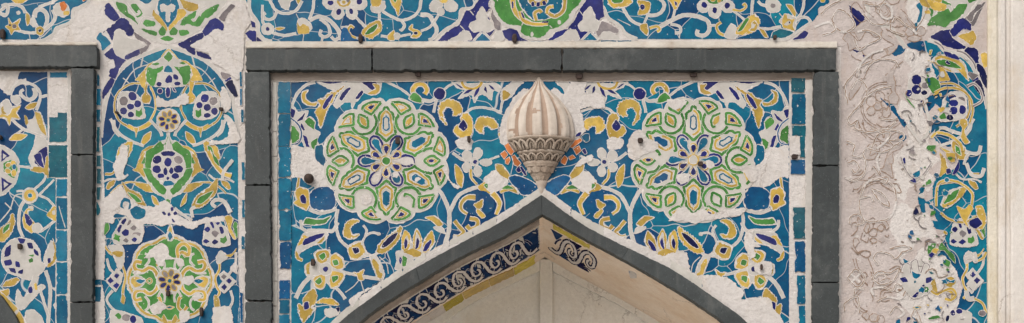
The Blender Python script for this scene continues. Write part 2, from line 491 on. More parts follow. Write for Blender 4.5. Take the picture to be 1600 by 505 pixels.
class Panel:
    def __init__(self, root, surf=None, tf=None, keep=None, drop=()):
        self.root, self.surf = root, surf or Surf(wall_fn)
        self.tf = tf or (lambda x, y: (x, y))
        self.keep = keep or (lambda x, y, c: 'full')
        self.drop = drop
        self.flush_list = []
        self.name = None; self.mb = None; self.subs = []; self.mats = []
    def start(self, name, label=None):
        self.end(); self.name, self.label = name, label
        self.mb, self.subs, self.mats, self.boxes = MB(), [], [], []
    def end(self):
        if self.name is None: return
        if not self.mb.f and not self.subs: self.name = None; return
        if not self.mb.f:                      # a part always owns a mesh: its first piece becomes the part
            sub, c, mb = self.subs.pop(0)
            o = mb.build(self.name, M[c], self.root)
        else:
            o = self.mb.build(self.name, [M[c] for c in self.mats], self.root)
            if self.name == 'mortar_crumb': o['kind'] = 'stuff'
        if self.label: o['label'] = self.label
        for sub, c, mb in self.subs: mb.build(sub, M[c], o)
        self.name = None
    def slot(self, c):
        if c not in self.mats: self.mats.append(c)
        return self.mats.index(c)
    def target(self, c, sub):
        if c in 'WPXQLRC' or (c == 'V' and self.name == 'yellow_edging'): return self.mb, self.slot(c)
        mb = MB(); self.subs.append((sub or SUBNAME.get(self.name, 'tile_piece'), c, mb)); return mb, 0
    def fill(self, c, p, halo=1.3, z=0.0, amp=0.5, sub=None, ext=True):
        if ext:
            cx = sum(q[0] for q in p)/len(p); cy = sum(q[1] for q in p)/len(p)
            mode = self.keep(cx, cy, c)
            if mode is None: return
            if mode == 'line':
                if c in 'WPF': return
                q = rough(offset(p, .8), .6, .3)
                if noise.noise((cx*.37, cy*.41, 6)) > -.05: put_loop(self.mb, self.surf, q, self.slot('H'))
                broken(self.mb, self.surf, q, 1.15, self.slot('L'), .8, True); return
        if z: p = serrate(p, z, 5.0)
        halo *= .78
        if halo and c not in 'P': put_loop(self.mb, self.surf, rough(offset(p, halo), 0.45), self.slot('P'))
        elif c == 'W' and abs(area(p)) > 60: put_loop(self.mb, self.surf, rough(rough(offset(p, .7), .9, .2), .6, .6), self.slot('P'))
        if c == 'P': q = rough(rough(p, max(amp, 1.3)*1.2, 0.16), .9, .55)
        else:
            A = math.sqrt(abs(area(p)))
            q = rough(chipped(p, min(1.3, A*.045)) if c not in 'RFQ' else p, amp, .42)
        mb, mi = self.target(c, sub)
        put_loop(mb, self.surf, q, mi)
    def stroke(self, c, p, w0, w1, halo=0.0, sub=None, joint=True):
        cx, cy = p[len(p)//2]
        mode = self.keep(cx, cy, c)
        if mode is None: return
        if mode == 'line':
            for s in (1, -1):
                q = []
                for i in range(len(p)):
                    a, b = p[max(i-1, 0)], p[min(i+1, len(p)-1)]
                    dx, dy = b[0]-a[0], b[1]-a[1]; L = math.hypot(dx, dy) or 1
                    q.append((p[i][0]+s*(w0/2+.4)*dy/L, p[i][1]-s*(w0/2+.4)*dx/L))
                broken(self.mb, self.surf, q, 1.1, self.slot('L'), .8, False)
            return
        if halo: put_strip(self.mb, self.surf, p, w0+2*halo, w1+2*halo, self.slot('P'))
        elif c == 'W' and w0 > 2.2 and joint: put_strip(self.mb, self.surf, p, w0+.7, w1+.7, self.slot('P')); w0 -= .8; w1 = max(1.0, w1-.8)
        mb, mi = self.target(c, sub)
        if c == 'L': broken(mb, self.surf, rough(p, .9, .2), w0, mi, .7, False); return
        put_strip(mb, self.surf, p, w0, w1, mi)
    def draw(self, text):
        ox, oy, s, mir = 0.0, 0.0, 1.0, None
        for ln in text.strip().split('\n'):
            ln = ln.split('#')[0].strip()
            if not ln: continue
            k = ln[0]; tk = ln.split()
            if k == '@':
                self.start(tk[0][1:], ' '.join(tk[1:]) or None); continue
            if k == '!':
                ox, oy, s = map(float, tk[1:4]); continue
            if k == '~':
                mir = float(tk[1]) if len(tk) > 1 else None; continue
            if k == '%':                                   # daisy: cx,cy radius
                x, y = map(float, tk[1].split(','))
                self.daisy(*self.tf(ox+x/s, oy+y/s), float(tk[2])); continue
            c = tk[1]; opt = {}; pts = []
            for t in tk[2:]:
                if '=' in t: a, b = t.split('='); opt[a] = b
                elif ',' in t: pts.append(tuple(map(float, t.split(','))))
                else: opt[t] = 1
            for m in ((None,) if mir is None else (None, mir)):
                P = [(ox+((2*m-x) if m is not None else x)/s, oy+y/s) for x, y in pts] if k != 'o' else None
                if k == 'o':
                    (x, y), (rx, ry) = pts
                    if m is not None: x = 2*m-x
                    an = math.radians(float(opt.get('a', 0)))*(-1 if m is not None else 1)
                    q = 1.13 if c in 'BKN' and self.name == 'grape_cluster' else 1.0
                    P = circ(ox+x/s, oy+y/s, q*rx/s, q*ry/s, an)
                P = [self.tf(*q) for q in P]
                if self.name in ('leaf', 'bud', 'clover', 'grape_cluster', 'flower', 'curl_leaf', 'lily', 'heart_flower', 'tile_piece', 'diamond',
                                 'brick_fragment', 'plaster_patch', 'border_tile', 'tile_field', 'joint_line', 'quatrefoil', 'spandrel_strip', 'quatrefoil_scroll'):
                    xs, ys = [q[0] for q in P], [q[1] for q in P]
                    b = (min(xs)-1.5, min(ys)-1.5, max(xs)+1.5, max(ys)+1.5)
                    if self.boxes and not any(b[0] < e[2] and e[0] < b[2] and b[1] < e[3] and e[1] < b[3] for e in self.boxes):
                        self.start(self.name, self.label)
                    self.boxes.append(b)
                if k in 'fo':
                    P = lin(P, True, 1.5) if 'p' in opt else catmull(P, True, 1.4) if k == 'o' else blend_loop(P, 1.3)
                    P = [q for i, q in enumerate(P) if i == 0 or abs(q[0]-P[i-1][0])+abs(q[1]-P[i-1][1]) > 0.15]
                    self.fill(c, P, float(opt.get('h', 0.9 if c not in 'WPFXQ' else 0)), float(opt.get('z', 0)), float(opt.get('r', 0.5)), opt.get('n'))
                else:
                    w = opt.get('w', '3').split('>')
                    P = catmull(P, False, 1.6)
                    self.stroke(c, P, float(w[0]), float(w[-1]), float(opt.get('h', 0 if c == 'W' else 1.0)), opt.get('n'))
    def daisy(self, cx, cy, r):
        self.start('daisy')
        self.fill('W', catmull(circ(cx, cy, r+1.5), True, 1.4), 0)
        for k in range(8):
            a = 2*math.pi*k/8+0.2
            x, y = cx+0.63*r*math.cos(a), cy+0.63*r*math.sin(a)
            self.fill('Y', catmull(circ(x, y, r*.37, r*.26, a, 10), True, 1.2), 0, amp=0.25, sub='petal_rim')
            self.fill('K' if k in (1, 5, 6) else 'B', catmull(circ(x, y, r*.27, r*.17, a, 10), True, 1.2), 0, amp=0.25, sub='petal')
        self.fill('Y', catmull(circ(cx, cy, r*.25), True, 1.2), 0, amp=.2, sub='core_rim')
        self.fill('T', catmull(circ(cx, cy, r*.16), True, 1.2), 0, amp=.2, sub='core')

def medallion(pn, cx, cy, seed, label, cells, eyes):
    """Six-fold rosette of nested outlines: bell-shaped cells, almond eyes, corner pieces and a twelve-petal heart."""
    rnd = random.Random(seed)
    pn.start('medallion', label)
    R = lambda a, r: (cx+r*math.cos(a), cy-r*math.sin(a))
    out = []
    for k in range(12):
        for j in range(10):
            a = math.radians(30*k + 3*j)
            out.append(R(a, 91.5+8.0*math.sin(math.pi*j/10)**0.6))
    pn.fill('P', [(cx+(x-cx)*1.012, cy+(y-cy)*1.012) for x, y in out], 0, amp=.5)
    pn.fill('X', out, 0)
    def pol(a, pts):                          # pts (radius, tangential px) on the ray a
        return [(cx+r*math.cos(a)-v*math.sin(a), cy-r*math.sin(a)-v*math.cos(a)) for r, v in pts]
    def shut(h): return h + [(r, -v) for r, v in h[::-1] if abs(v) > .01]
    def ring(c, pts, w, gap=0.08, closed=True):
        P = blend_loop(pts, 1.4) if closed else catmull(pts, False, 1.4)
        n = len(P); i = 0
        while i < n:                          # laid in short lengths, some lost
            L = rnd.randint(10, 30)
            seg = P[i:i+L+1]
            if i+L >= n and closed: seg = P[i:]+[P[0]]
            if len(seg) > 2 and rnd.random() > gap:
                put_strip(pn.mb, pn.surf, seg, w+1.5, w+1.5, pn.slot('P'))
                pn.stroke(c, rough(seg, .5, .5), w*rnd.uniform(.9, 1.08), w*rnd.uniform(.9, 1.08))
            i += L
    CG = [(84, 0), (82, 3), (77, 4), (75, 9), (71, 11), (65, 11.5), (61, 14), (47, 14), (42.5, 15.5), (40.5, 11), (36, 6), (31, 0)]
    CY = [(78, 0), (75.5, 2.5), (72.5, 5.5), (68, 7), (61, 7.6), (56, 9), (48, 9), (44, 7), (39.5, 0)]
    CT = [(71.5, 0), (69, 1.6), (67.5, 4.6), (63, 5.2), (55, 5.2), (51, 5.6), (48.5, 3.5), (46.5, 0)]
    for k in range(6):
        a = math.radians(30+60*k)
        ring('G', pol(a, shut(CG)), 4.4); ring('Y', pol(a, shut(CY)), 3.6, .05)
        P = blend_loop(pol(a, shut(CT)), 1.3)
        pn.fill('D' if cells[k] == 'D' else 'T', offset(P, .3), .7, amp=.4)
        if cells[k] == 'W': pn.fill('X', offset(P, -2.0), 0, amp=.7)
        elif cells[k] == 'w': pn.fill('P', catmull(circ(*R(a, 57), 5, 3.2, a), True, 1.3), 0)
    for k in range(6):
        a = math.radians(60*k)
        E = [(84, 0), (79, 4), (74, 7.6), (68, 7), (64, 4.5), (59.5, 0)]
        if eyes[k] != '-': ring('G', pol(a, shut(E)), 4.0)
        EY = [(80.5, 0), (76, 3), (71, 4.2), (66, 3), (62.5, 0)]
        if eyes[k] in 'YB': pn.fill('Y', blend_loop(pol(a, shut(EY)), 1.2), .7, amp=.4)
        if eyes[k] == 'B': pn.fill('B', blend_loop(pol(a, shut([(75, 0), (72, 2.6), (68, 2), (66, 0)])), 1.2), .7, amp=.3)
        arc = [(79, 19), (72, 19.5), (63, 18.5), (56, 13.5), (52, 6), (51, 0), (52, -6), (56, -13.5), (63, -18.5), (72, -19.5), (79, -19)]
        ring('G', pol(a, arc), 4.3, .12, False)
        for s in (1, -1):
            tri = [(91.5, 25.5), (94.3, 19), (94.8, 13), (93, 7), (89.5, 4.2), (85, 6), (79, 9.5), (75, 12), (79, 16), (86, 21.5)]
            def tp(f):
                return [R(a+s*math.radians(14.5+(d-14.5)*f), 87+(r-87)*f) for r, d in tri]
            ring('G', tp(.92), 3.9, .06)
            pn.fill('Y', blend_loop(tp(.66), 1.2), .6, amp=.4)
            pn.fill('P', blend_loop(tp(.40), 1.2), 0, amp=.3)
            if rnd.random() < .9: pn.fill('B', blend_loop(tp(.33), 1.2), 0, amp=.4)
    for k in range(6):                        # long petals
        a = math.radians(60*k)
        ring('B', pol(a, [(20, 5.2), (26, 7.6), (33, 8.6), (39, 7), (42.5, 3.6), (43.5, 0), (42.5, -3.6), (39, -7), (33, -8.6), (26, -7.6), (20, -5.2)]), 3.2, .06, False)
        lost = eyes[k] == '-' or (seed == 1 and k == 0)
        pn.fill('P' if lost else 'T', blend_loop(pol(a, shut([(11, 0), (20, 2.4), (27, 5), (33, 6), (37.5, 4.2), (39.5, 0)])), 1.2), 0 if lost else .7, amp=.3, sub='petal')
    for k in range(6):                        # short petals
        a = math.radians(30+60*k)
        pet = shut([(8, 0), (13, 3.4), (19, 6), (24, 5.4), (27, 0)])
        pn.fill('Y', catmull(pol(a, pet), True, 1.2), .5, amp=.2, sub='petal_rim')
        sc = lambda f: catmull(pol(a, [(17.5+(r-17.5)*f, v*f*.97) for r, v in pet]), True, 1.2)
        pn.fill('P', sc(.78), 0, amp=.2)
        pn.fill('B', sc(.66), 0, amp=.3, sub='petal')
    pn.fill('Y', circ(cx, cy, 9.2), .4, amp=.2, sub='core_rim'); pn.fill('P', circ(cx, cy, 7.4), 0, amp=.2)
    pn.fill('G' if seed == 1 else 'X', circ(cx, cy, 6.3), 0, amp=.3, sub='core')

# ------------------------------------------------------------------ curves of the pointed arch (photo px, front face of the stone)
OUT_L = [(846,304),(815,325),(782,347),(721,379),(650,418),(620,436),(580,465),(530,504),(484,556),(458,610),(446,680),(444,800)]
INN_L = [(847,335),(790,368),(721,401),(656,440),(620,462),(590,482),(562,504),(522,545),(496,600),(484,680),(482,800)]
OUT_R = [(846,304),(905,347),(962,378),(1020,406),(1060,427),(1132,476),(1167,504),(1212,560),(1236,620),(1246,690),(1248,800)]
INN_R = [(847,335),(910,371),(975,406),(1010,426),(1065,459),(1100,482),(1130,504),(1170,545),(1196,600),(1206,690),(1208,800)]
GY = 505+Z0/U                               # photo row of the ground line on the wall
YS = -0.022                                 # front of the arch stones
YB = 0.70                                   # back of the niche
def dens(c, n=400):
    P = catmull(c, False, 3.0)
    L = [0]
    for i in range(1, len(P)): L.append(L[-1]+math.hypot(P[i][0]-P[i-1][0], P[i][1]-P[i-1][1]))
    out, j = [], 0
    for k in range(n):
        d = L[-1]*k/(n-1)
        while j < len(L)-2 and L[j+1] < d: j += 1
        t = (d-L[j])/max(1e-6, L[j+1]-L[j])
        out.append((P[j][0]+(P[j+1][0]-P[j][0])*t, P[j][1]+(P[j+1][1]-P[j][1])*t))
    return out
oL, iL, oR, iR = map(dens, (OUT_L, INN_L, OUT_R, INN_R))
def near(c, p): return min(range(len(c)), key=lambda i: (c[i][0]-p[0])**2+(c[i][1]-p[1])**2)

# ------------------------------------------------------------------ ground, wall, niche
g = MB(); g.box(-40, 40, -60, 30, -0.2, 0.0)
tag(g.build('ground', M['ground']), kind='structure')

mid = lambda a, b: [((p[0]+q[0])/2, (p[1]+q[1])/2) for p, q in zip(a, b)]
mL, mR = mid(oL, iL), mid(oR, iR)
wall = empty('plaster_wall', (0, 0.5, 0), 'old whitewashed plaster wall that carries the coloured tile panels', 'wall')
wmb = MB()
loop = [(-240, GY), (-240, -190), (1840, -190), (1840, GY), (mR[-1][0], GY)] + mR[::-1] + mL[1:] + [(mL[-1][0], GY)]
vs, fs = tri_fill(loop)
V = [at(v[0], v[1], 0) for v in vs]; n = len(V)
F = []; ec = set()
for f in fs:
    f = tuple(f) if area([vs[i] for i in f]) < 0 else tuple(reversed(f))
    F.append(f)
    for i in range(len(f)): ec.add((f[i], f[(i+1) % len(f)]))
V2 = [v+Vector((0, 0.96, 0)) for v in V]
wmb.add(V+V2, F+[tuple(i+n for i in reversed(f)) for f in F]+[(b, a, a+n, b+n) for a, b in ec if (b, a) not in ec])
wmb.build('wall_face', M['P'], wall)

# underside of the arch
Y1 = 0.02
def arc_world(c, Y): return [Vector((at(*p, YS).x, Y, at(*p, YS).z)) for p in c]
lowL, lowR = [(iL[-1][0], GY)], [(iR[-1][0], GY)]
soff = empty('arch_soffit', at(846, 340, 0.4), 'curved plaster underside of the pointed arch with remains of scroll tiles', 'arch soffit')
for c in (iL+lowL, iR+lowR):
    m = MB()
    A = []
    for k in range(7): A += arc_world(c, Y1+(YB-Y1)*k/6)
    nn = len(c)
    fcs = [(r*nn+i, r*nn+i+1, (r+1)*nn+i+1, (r+1)*nn+i) for r in range(6) for i in range(nn-1)]
    m.add(A, fcs)
    m.build('plaster_vault', M['soffit'], soff, smooth=True)

# blind panel at the back of the niche
nich = empty('blind_niche', at(853, 505, YB), 'beige plastered blind door panel with a plain centre stile behind the arch', 'door')
m = MB(); a = at(350, 380, YB+.03); b = at(1350, 380, YB+.03)
m.box(a.x, b.x, YB+.022, YB+.06, 0.0, at(850, 330, YB).z)
m.build('panel_board', M['niche'], nich)
m = MB()
st = [at(843.5, 405, YB), at(863.5, 405, YB), at(863.5, GY, YB), at(843.5, GY, YB)]
for q in st[2:]: q.z = 0.002
m.prism(st, [q+Vector((0, .018, 0)) for q in st])
m.build('stile', M['niche'], nich, fixn=True, bevel=.003)
pl = [(843.2,423),(810,438),(772,456),(735,475),(700,499),(660,531),(620,575),(600,640),(596,760)]
pr = [(863.8,423),(895,439),(930,457),(962,473),(992,491),(1025,516),(1062,560),(1080,640),(1084,760)]
for c, s in ((pl, -1), (pr, 1)):
    c = dens(c, 60); m = MB()
    o2 = []
    for p in c: o2.append((p[0]+s*30+(0 if abs(p[0]-853) > 20 else -s*29), p[1]-64))
    Vf = [at(*p, YB-.002) for p in c]+[at(*p, YB-.002) for p in o2]
    Vb = [v+Vector((0, .018, 0)) for v in Vf]
    k = len(c)
    m.add(Vf+Vb, [(i, i+1, k+i+1, k+i) for i in range(k-1)]+[(i+1, i, 2*k+i, 2*k+i+1) for i in range(k-1)])
    m.build('arched_rail', M['niche'], nich, fixn=True)

# ------------------------------------------------------------------ dark stone frames
def block(root, x0, x1, y0, y1, Y=-0.030, x0b=None, x1b=None, seed=1):
    """One dressed stone: subdivided outline, slightly uneven arrises."""
    x0b = x0 if x0b is None else x0b; x1b = x1 if x1b is None else x1b
    loop = lin([(x0+.5, y0+.5), (x1-.5, y0+.5), (x1b-.5, y1-.5), (x0b+.5, y1-.5)], True, 3)
    loop = chipped(rough(loop, 0.55, 0.09, seed*3.1), 1.1)
    P = [at(*q, Y) for q in loop]
    B = [Vector((p.x, 0.015, p.z)) for p in P]
    m = MB(); m.prism(P, B)
    return m.build('stone_block', M['S'], root, fixn=True, bevel=0.0016)
fr = empty('stone_surround', at(846, 92, 0), 'wide dark grey stone frame around the main arch with a three-block lintel', 'surround')
for i, (a, b) in enumerate(((382.5, 581), (581.4, 878), (878.4, 1307))): block(fr, a, b, 75.5, 110.5, Y=-0.031, seed=i+1)
block(fr, 382, 421, 111.5, 289, x1b=422.5, seed=5); block(fr, 382, 422.5, 289.6, 470, x0b=382, x1b=425, seed=6); block(fr, 382, 425, 470.6, 900, x1b=427, seed=7)
block(fr, 1271, 1312, 111.5, 258, x0b=1270.5, seed=8); block(fr, 1270.5, 1312, 258.8, 441, x0b=1269, x1b=1312, seed=9)
block(fr, 1269, 1312, 441.8, 900, x0b=1267, seed=10)
fl = empty('stone_surround', at(0, 88, 0), 'dark grey stone frame cut by the left edge, around the narrow tile panel', 'surround')
block(fl, -140, 152, 70.5, 105, Y=-0.031, seed=11)
block(fl, 110, 147, 106, 241, x1b=146, seed=12); block(fl, 110, 146, 241.8, 472, x0b=109, x1b=145.5, seed=13); block(fl, 109, 145.5, 472.7, 900, seed=14)

arch = empty('stone_arch', at(846, 304, 0), 'dark grey pointed arch of long curved stones under the carved bud', 'arch')
def vouss(o, i, j0, j1, k0, k1):
    P = [o[t] for t in range(j0, j1+1)]; Q = [i[t] for t in range(k0, k1+1)]
    n = 60
    rs = lambda c: [c[round(t*(len(c)-1)/(n-1))] for t in range(n)]
    P, Q = rough(rough(rs(P), .5, .08, 2.2), .6, .4), rough(rough(rs(Q), .5, .08, 7.7), .6, .4)
    m = MB()
    Vf = [at(*p, YS) for p in P]+[at(*q, YS) for q in Q]
    Vb = [Vector((v.x, 0.022, v.z)) for v in Vf]
    m.add(Vf+Vb, [(t, t+1, n+t+1, n+t) for t in range(n-1)] + [(2*n+t+1, 2*n+t, 3*n+t, 3*n+t+1) for t in range(n-1)] +
          [(t+1, t, 2*n+t, 2*n+t+1) for t in range(n-1)] + [(n+t, n+t+1, 3*n+t+1, 3*n+t) for t in range(n-1)] +
          [(0, n, 3*n, 2*n), (2*n-1, n-1, 3*n-1, 4*n-1)])
    m.build('stone_block', M['S'], arch, fixn=True, bevel=0.0016)
def cuts(o, i, js):
    jo = [0]+[near(o, a) for a, b in js]+[len(o)-1]
    ji = [0]+[near(i, b) for a, b in js]+[len(i)-1]
    for t in range(len(jo)-1):
        e = 0
        vouss(o, i, jo[t]+e, jo[t+1], ji[t]+e, ji[t+1])
cuts(oL, iL, [((650,418),(656,440)), ((520,514),(552,514))])
cuts(oR, iR, [((982,388),(972,405)), ((1133,477),(1121,497))])

# ------------------------------------------------------------------ ledges and right-hand pilaster
def ledge(x0, x1, y0, y1, label, seed):
    n = int((x1-x0)/5); m = MB(); rows = []
    for (py, Y) in ((y0, 0.002), (y0+1.0, -0.006), (y0+4.5, -0.008), (y1-2, -0.026), (y1+1.5, -0.027), (y1+2.5, 0.002)):
        rows.append([at(x0+(x1-x0)*i/n, py+0.9*noise.noise((i*.35, py*.2, seed)), Y+0.004*noise.noise((i*.3, py, seed+4)) if Y < 0 else Y) for i in range(n+1)])
    V = [p for r in rows for p in r]; w = n+1
    m.add(V, [(r*w+i+1, r*w+i, (r+1)*w+i, (r+1)*w+i+1) for r in range(5) for i in range(n)])
    o = m.build('plaster_ledge', M['C'], None, smooth=True)
    tag(o, label, 'ledge')
ledge(384, 1308, 64.5, 74.0, 'long cream mortar ledge on top of the wide dark stone lintel', 1)
ledge(-140, 151, 65.5, 69.5, 'short cream mortar ledge on top of the left stone lintel', 2)

pil = empty('plaster_pilaster', at(1575, GY, 0), 'pale plaster pilaster with a stained cream moulding at the right edge', 'pilaster')
prof = [(1542,0.0),(1543.5,-.008),(1547,-.012),(1557,-.014),(1560,-.008),(1562,-.008),(1564,-.013),(1570,-.013),(1572.5,-.002),(1577,-.002),(1579.5,-.014),(1583,-.017),(1840,-.017)]
for i0, i1, mat, nm in ((0, 4, 'column_edge', 'stained_moulding'), (4, len(prof)-1, 'column', 'shaft')):
    m = MB(); nz = 90; rows = []
    for k in range(nz+1):
        py = -190+(GY+190)*k/nz if False else (-190+ (900+190)*k/nz)
        rows.append([at(x+0.7*noise.noise((py*.02, x*.1, 5)), py, Y+0.0025*noise.noise((py*.03, x*.05, 2))) for x, Y in prof[i0:i1+1]])
    w = i1-i0+1; V = [p for r in rows for p in r]
    m.add(V, [(r*w+i, (r+1)*w+i, (r+1)*w+i+1, r*w+i+1) for r in range(nz) for i in range(w-1)])
    if mat == 'column_edge': M[mat] = plaster_mat('stained_moulding', (0.55, 0.50, 0.40), (0.66, 0.61, 0.52), stain=(0.46, 0.37, 0.22), scale=6, bs=0.7, bd=0.008, speck=0.3)
    m.build(nm, M[mat], pil)

# ------------------------------------------------------------------ carved bud over the arch point
fin = empty('carved_bud', at(844, 215, 0), 'carved stone lotus bud with cream ribs hanging over the arch point', 'finial')
FL = 0.62
def lat(cx, r, py, th, fl=FL):
    b = at(cx, py, 0)
    y = -fl*r*U*math.sin(th)
    return Vector((b.x - r*U*math.cos(th), y, b.z - 0.10*abs(y)))
def cxy(py): return 841.5 + (py-115)*0.035 if py < 215 else 845.0
prof = catmull([(0.4,115),(2.2,119),(5,126),(10.5,135),(20,144.5),(30,154),(39,165),(46.5,176),(51,188),(53,201),(53.2,209),(52.5,216),(50,219)], False, 3)
NR = 7
m = MB(); nth = 120; rows = []
for r, py in prof:
    row = []
    for k in range(nth+1):
        th = math.radians(-8)+math.radians(196)*k/nth
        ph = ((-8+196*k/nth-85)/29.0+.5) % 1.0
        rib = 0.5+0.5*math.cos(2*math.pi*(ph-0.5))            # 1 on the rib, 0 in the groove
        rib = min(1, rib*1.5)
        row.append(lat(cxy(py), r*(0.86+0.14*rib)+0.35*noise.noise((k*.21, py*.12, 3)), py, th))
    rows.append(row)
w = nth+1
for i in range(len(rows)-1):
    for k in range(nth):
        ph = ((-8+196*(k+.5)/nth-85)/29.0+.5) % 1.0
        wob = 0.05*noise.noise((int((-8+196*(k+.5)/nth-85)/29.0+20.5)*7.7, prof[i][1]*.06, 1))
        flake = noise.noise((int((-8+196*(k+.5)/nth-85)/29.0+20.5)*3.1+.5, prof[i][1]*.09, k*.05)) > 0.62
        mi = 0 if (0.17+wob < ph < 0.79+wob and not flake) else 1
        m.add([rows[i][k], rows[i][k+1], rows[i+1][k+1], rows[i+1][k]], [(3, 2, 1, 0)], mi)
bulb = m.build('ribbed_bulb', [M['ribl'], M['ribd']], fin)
bm = bmesh.new(); bm.from_mesh(bulb.data); bmesh.ops.remove_doubles(bm, verts=bm.verts, dist=1e-5)
bmesh.ops.recalc_face_normals(bm, faces=bm.faces); bm.to_mesh(bulb.data); bm.free()
bulb.data.polygons.foreach_set('use_smooth', [True]*len(bulb.data.polygons))

def lathe(mb, pts, cx, n=72, mi=0, amp=0.3):
    rows = [[lat(cx, r+amp*noise.noise((k*.3, py*.3, 6)), py, math.radians(-8)+math.radians(196)*k/n) for k in range(n+1)] for r, py in pts]
    V = [p for q in rows for p in q]; w = n+1
    mb.add(V, [((i+1)*w+k, (i+1)*w+k+1, i*w+k+1, i*w+k) for i in range(len(pts)-1) for k in range(n)], mi)
def tier(name, r0, y0, r1, y1, cnt, shape, depth=2.2, tw=1.3, lip=1.6):
    m = MB()
    lathe(m, [(r0-2, y0-2.5), (r0+lip, y0-1.5), (r0+lip+.4, y0+.6), (r0-1.5, y0+2.2), (r0-depth-1, y0+3.5), (r1-depth, y1-1), (r1-depth-1, y1+1)], 845)
    o = m.build(name, M['carve'], fin, smooth=True)
    for j in range(cnt):                                     # standing leaf arches round the cup
        th0 = math.pi*(j+0.5)/cnt; dth = math.pi/cnt*0.46
        def pt(u, v, lift=0.0):                              # u -1..1 across, v 0 bottom .. 1 top
            py = y1+(y0+2.5-y1)*v
            r = r1+(r0-1.5-r1)*v
            return lat(845, r+lift, py, th0+u*dth)
        lm = MB()
        for k, (sc, lf, rad) in enumerate(((1.0, -0.2, tw), (0.5, -3.0, tw*.7))):
            pts = [pt(u*sc, v*(.94 if k == 0 else .70), lf) for u, v in shape]
            lm.tube(pts, rad*U, 6)
        if name == 'leaf_collar':
            # broad acanthus leaf body
            rowsl = [[pt(u*math.sin(math.pi*min(1, .12+v*.88))**.7*1.05, v, 1.2*math.cos(u*1.4)+(1.2 if abs(u) < .2 else 0)) for u in (-1, -.6, -.25, 0, .25, .6, 1)] for v in (0.0, .15, .3, .5, .7, .85, 1.0)]
            VV = [p for q in rowsl for p in q]
            lm.add(VV, [((i+1)*7+k, (i+1)*7+k+1, i*7+k+1, i*7+k) for i in range(6) for k in range(6)])
        lm.build('carved_leaf', M['carve'], o, smooth=True, fixn=False)
OG = [(-1,0),(-1,.35),(-.9,.6),(-.6,.82),(-.2,.95),(0,1.02),(.2,.95),(.6,.82),(.9,.6),(1,.35),(1,0)]
tier('arcaded_cup', 50, 220, 39, 237.5, 9, OG, 8.0, 1.8)
tier('arcaded_cup', 35.5, 240, 27, 253.5, 7, OG, 6.5, 1.5)
tier('leaf_collar', 24, 258, 18.5, 271.5, 4, [(-1,.1),(-.9,.6),(-.4,.9),(0,1.0),(.4,.9),(.9,.6),(1,.1)], 1.2, .8, 1.2)
tier('leaf_collar', 15, 273.5, 8, 284, 4, [(-1,.1),(-.9,.6),(-.4,.9),(0,1.0),(.4,.9),(.9,.6),(1,.1)], 1.0, .6, .8)
m = MB(); lathe(m, [(26.5, 254), (27.5, 256), (25, 259), (24, 262)], 845); lathe(m, [(9.5, 283), (9, 286), (7.5, 290), (5, 296), (3, 303), (1, 306)], 846, mi=1)
m.build('stem_drop', [M['carve'], M['ribl']], fin, smooth=True)

# ------------------------------------------------------------------ iron pegs driven into the wall
def peg(px, py, w, h, label, lean=0.0, out=0.015, name='iron_peg'):
    m = MB()
    c = at(px, py, 0)
    hw, hh = w*U*.42, h*U*.46
    rows = []
    for k, (f, y, dz) in enumerate(((.8, .004, 0), (.9, -out*.5, 0), (1.0, -out, -.001), (.75, -out-.004, -.002))):
        ring = []
        for j in range(10):
            a = 2*math.pi*j/10
            sx = math.copysign(abs(math.cos(a))**.55, math.cos(a)); sz = math.copysign(abs(math.sin(a))**.55, math.sin(a))
            q = 1+.22*noise.noise((px+j*.9, py+k*1.3, 2))
            ring.append((c.x+hw*f*sx*q+lean*U*sz, y, c.z+hh*f*sz*q+dz))
        rows.append(ring)
    V = [p for r in rows for p in r]
    m.add(V, [(i*10+j, i*10+(j+1) % 10, (i+1)*10+(j+1) % 10, (i+1)*10+j) for i in range(3) for j in range(10)]+[tuple(range(30, 40))])
    o = m.build(name, M['iron'], None, fixn=True)
    loc = Vector((c.x, 0, c.z))
    for v in o.data.vertices: v.co -= loc
    o.location = loc
    return tag(o, label, 'peg', 'iron pegs in the wall')
for a in (
 (564, 62, 8, 15, 'upright rusty iron peg above the left part of the wide stone lintel'),
 (804, 62, 9, 15, 'upright rusty iron peg just above the middle lintel block near the green medallion'),
 (1210, 60, 7, 7, 'small round iron peg on the cream ledge over the right lintel end'),
 (6, 55, 9, 17, 'rusty iron peg on the ledge at the far left edge'),
 (654, 118, 11, 8, 'stub of brown iron in the dark strip under the lintel, above the left rosette'),
 (905, 121, 13, 9, 'lumpy rusty iron stub right of the tip of the carved bud'),
 (1083, 119, 14, 7, 'flat brown iron stub under the lintel above the right rosette'),
 (622, 221, 9, 12, 'dark iron peg inside the flower of the left rosette'),
 (733, 219, 6, 11, 'iron peg in white plaster right of the left rosette'),
 (490, 411, 8, 12, 'iron peg on a lost petal of the lower left five-petal flower'),
 (1000, 221, 10, 9, 'iron peg in bare plaster at the upper left rim of the right rosette'),
 (1094, 257, 10, 8, 'shiny brown iron peg at the heart of the right rosette'),
 (1241, 246, 12, 8, 'iron peg in the tile border left of the right frame jamb'),
 (1189, 418, 5, 10, 'thin rusty wire stub at the heart of the lower right five-petal flower'),
 (33, 386, 8, 10, 'iron peg in the white medallion of the left edge panel'),
 (2, 216, 8, 7, 'iron peg at the left edge beside the yellow star flower'),
 (264, 459, 7, 11, 'iron peg under the daisy of the green medallion'),
 (347, 172, 8, 6, 'small bent iron peg beside the right upper grapes of the pilaster panel'),
 (184, 177, 6, 4, 'tiny iron stub beside the left upper grapes of the pilaster panel'),
 (316, 488, 6, 16, 'crooked iron peg at the lower right rim of the green medallion')):
    peg(*a)
m = MB(); c = at(484, 281, 0)
rows = []
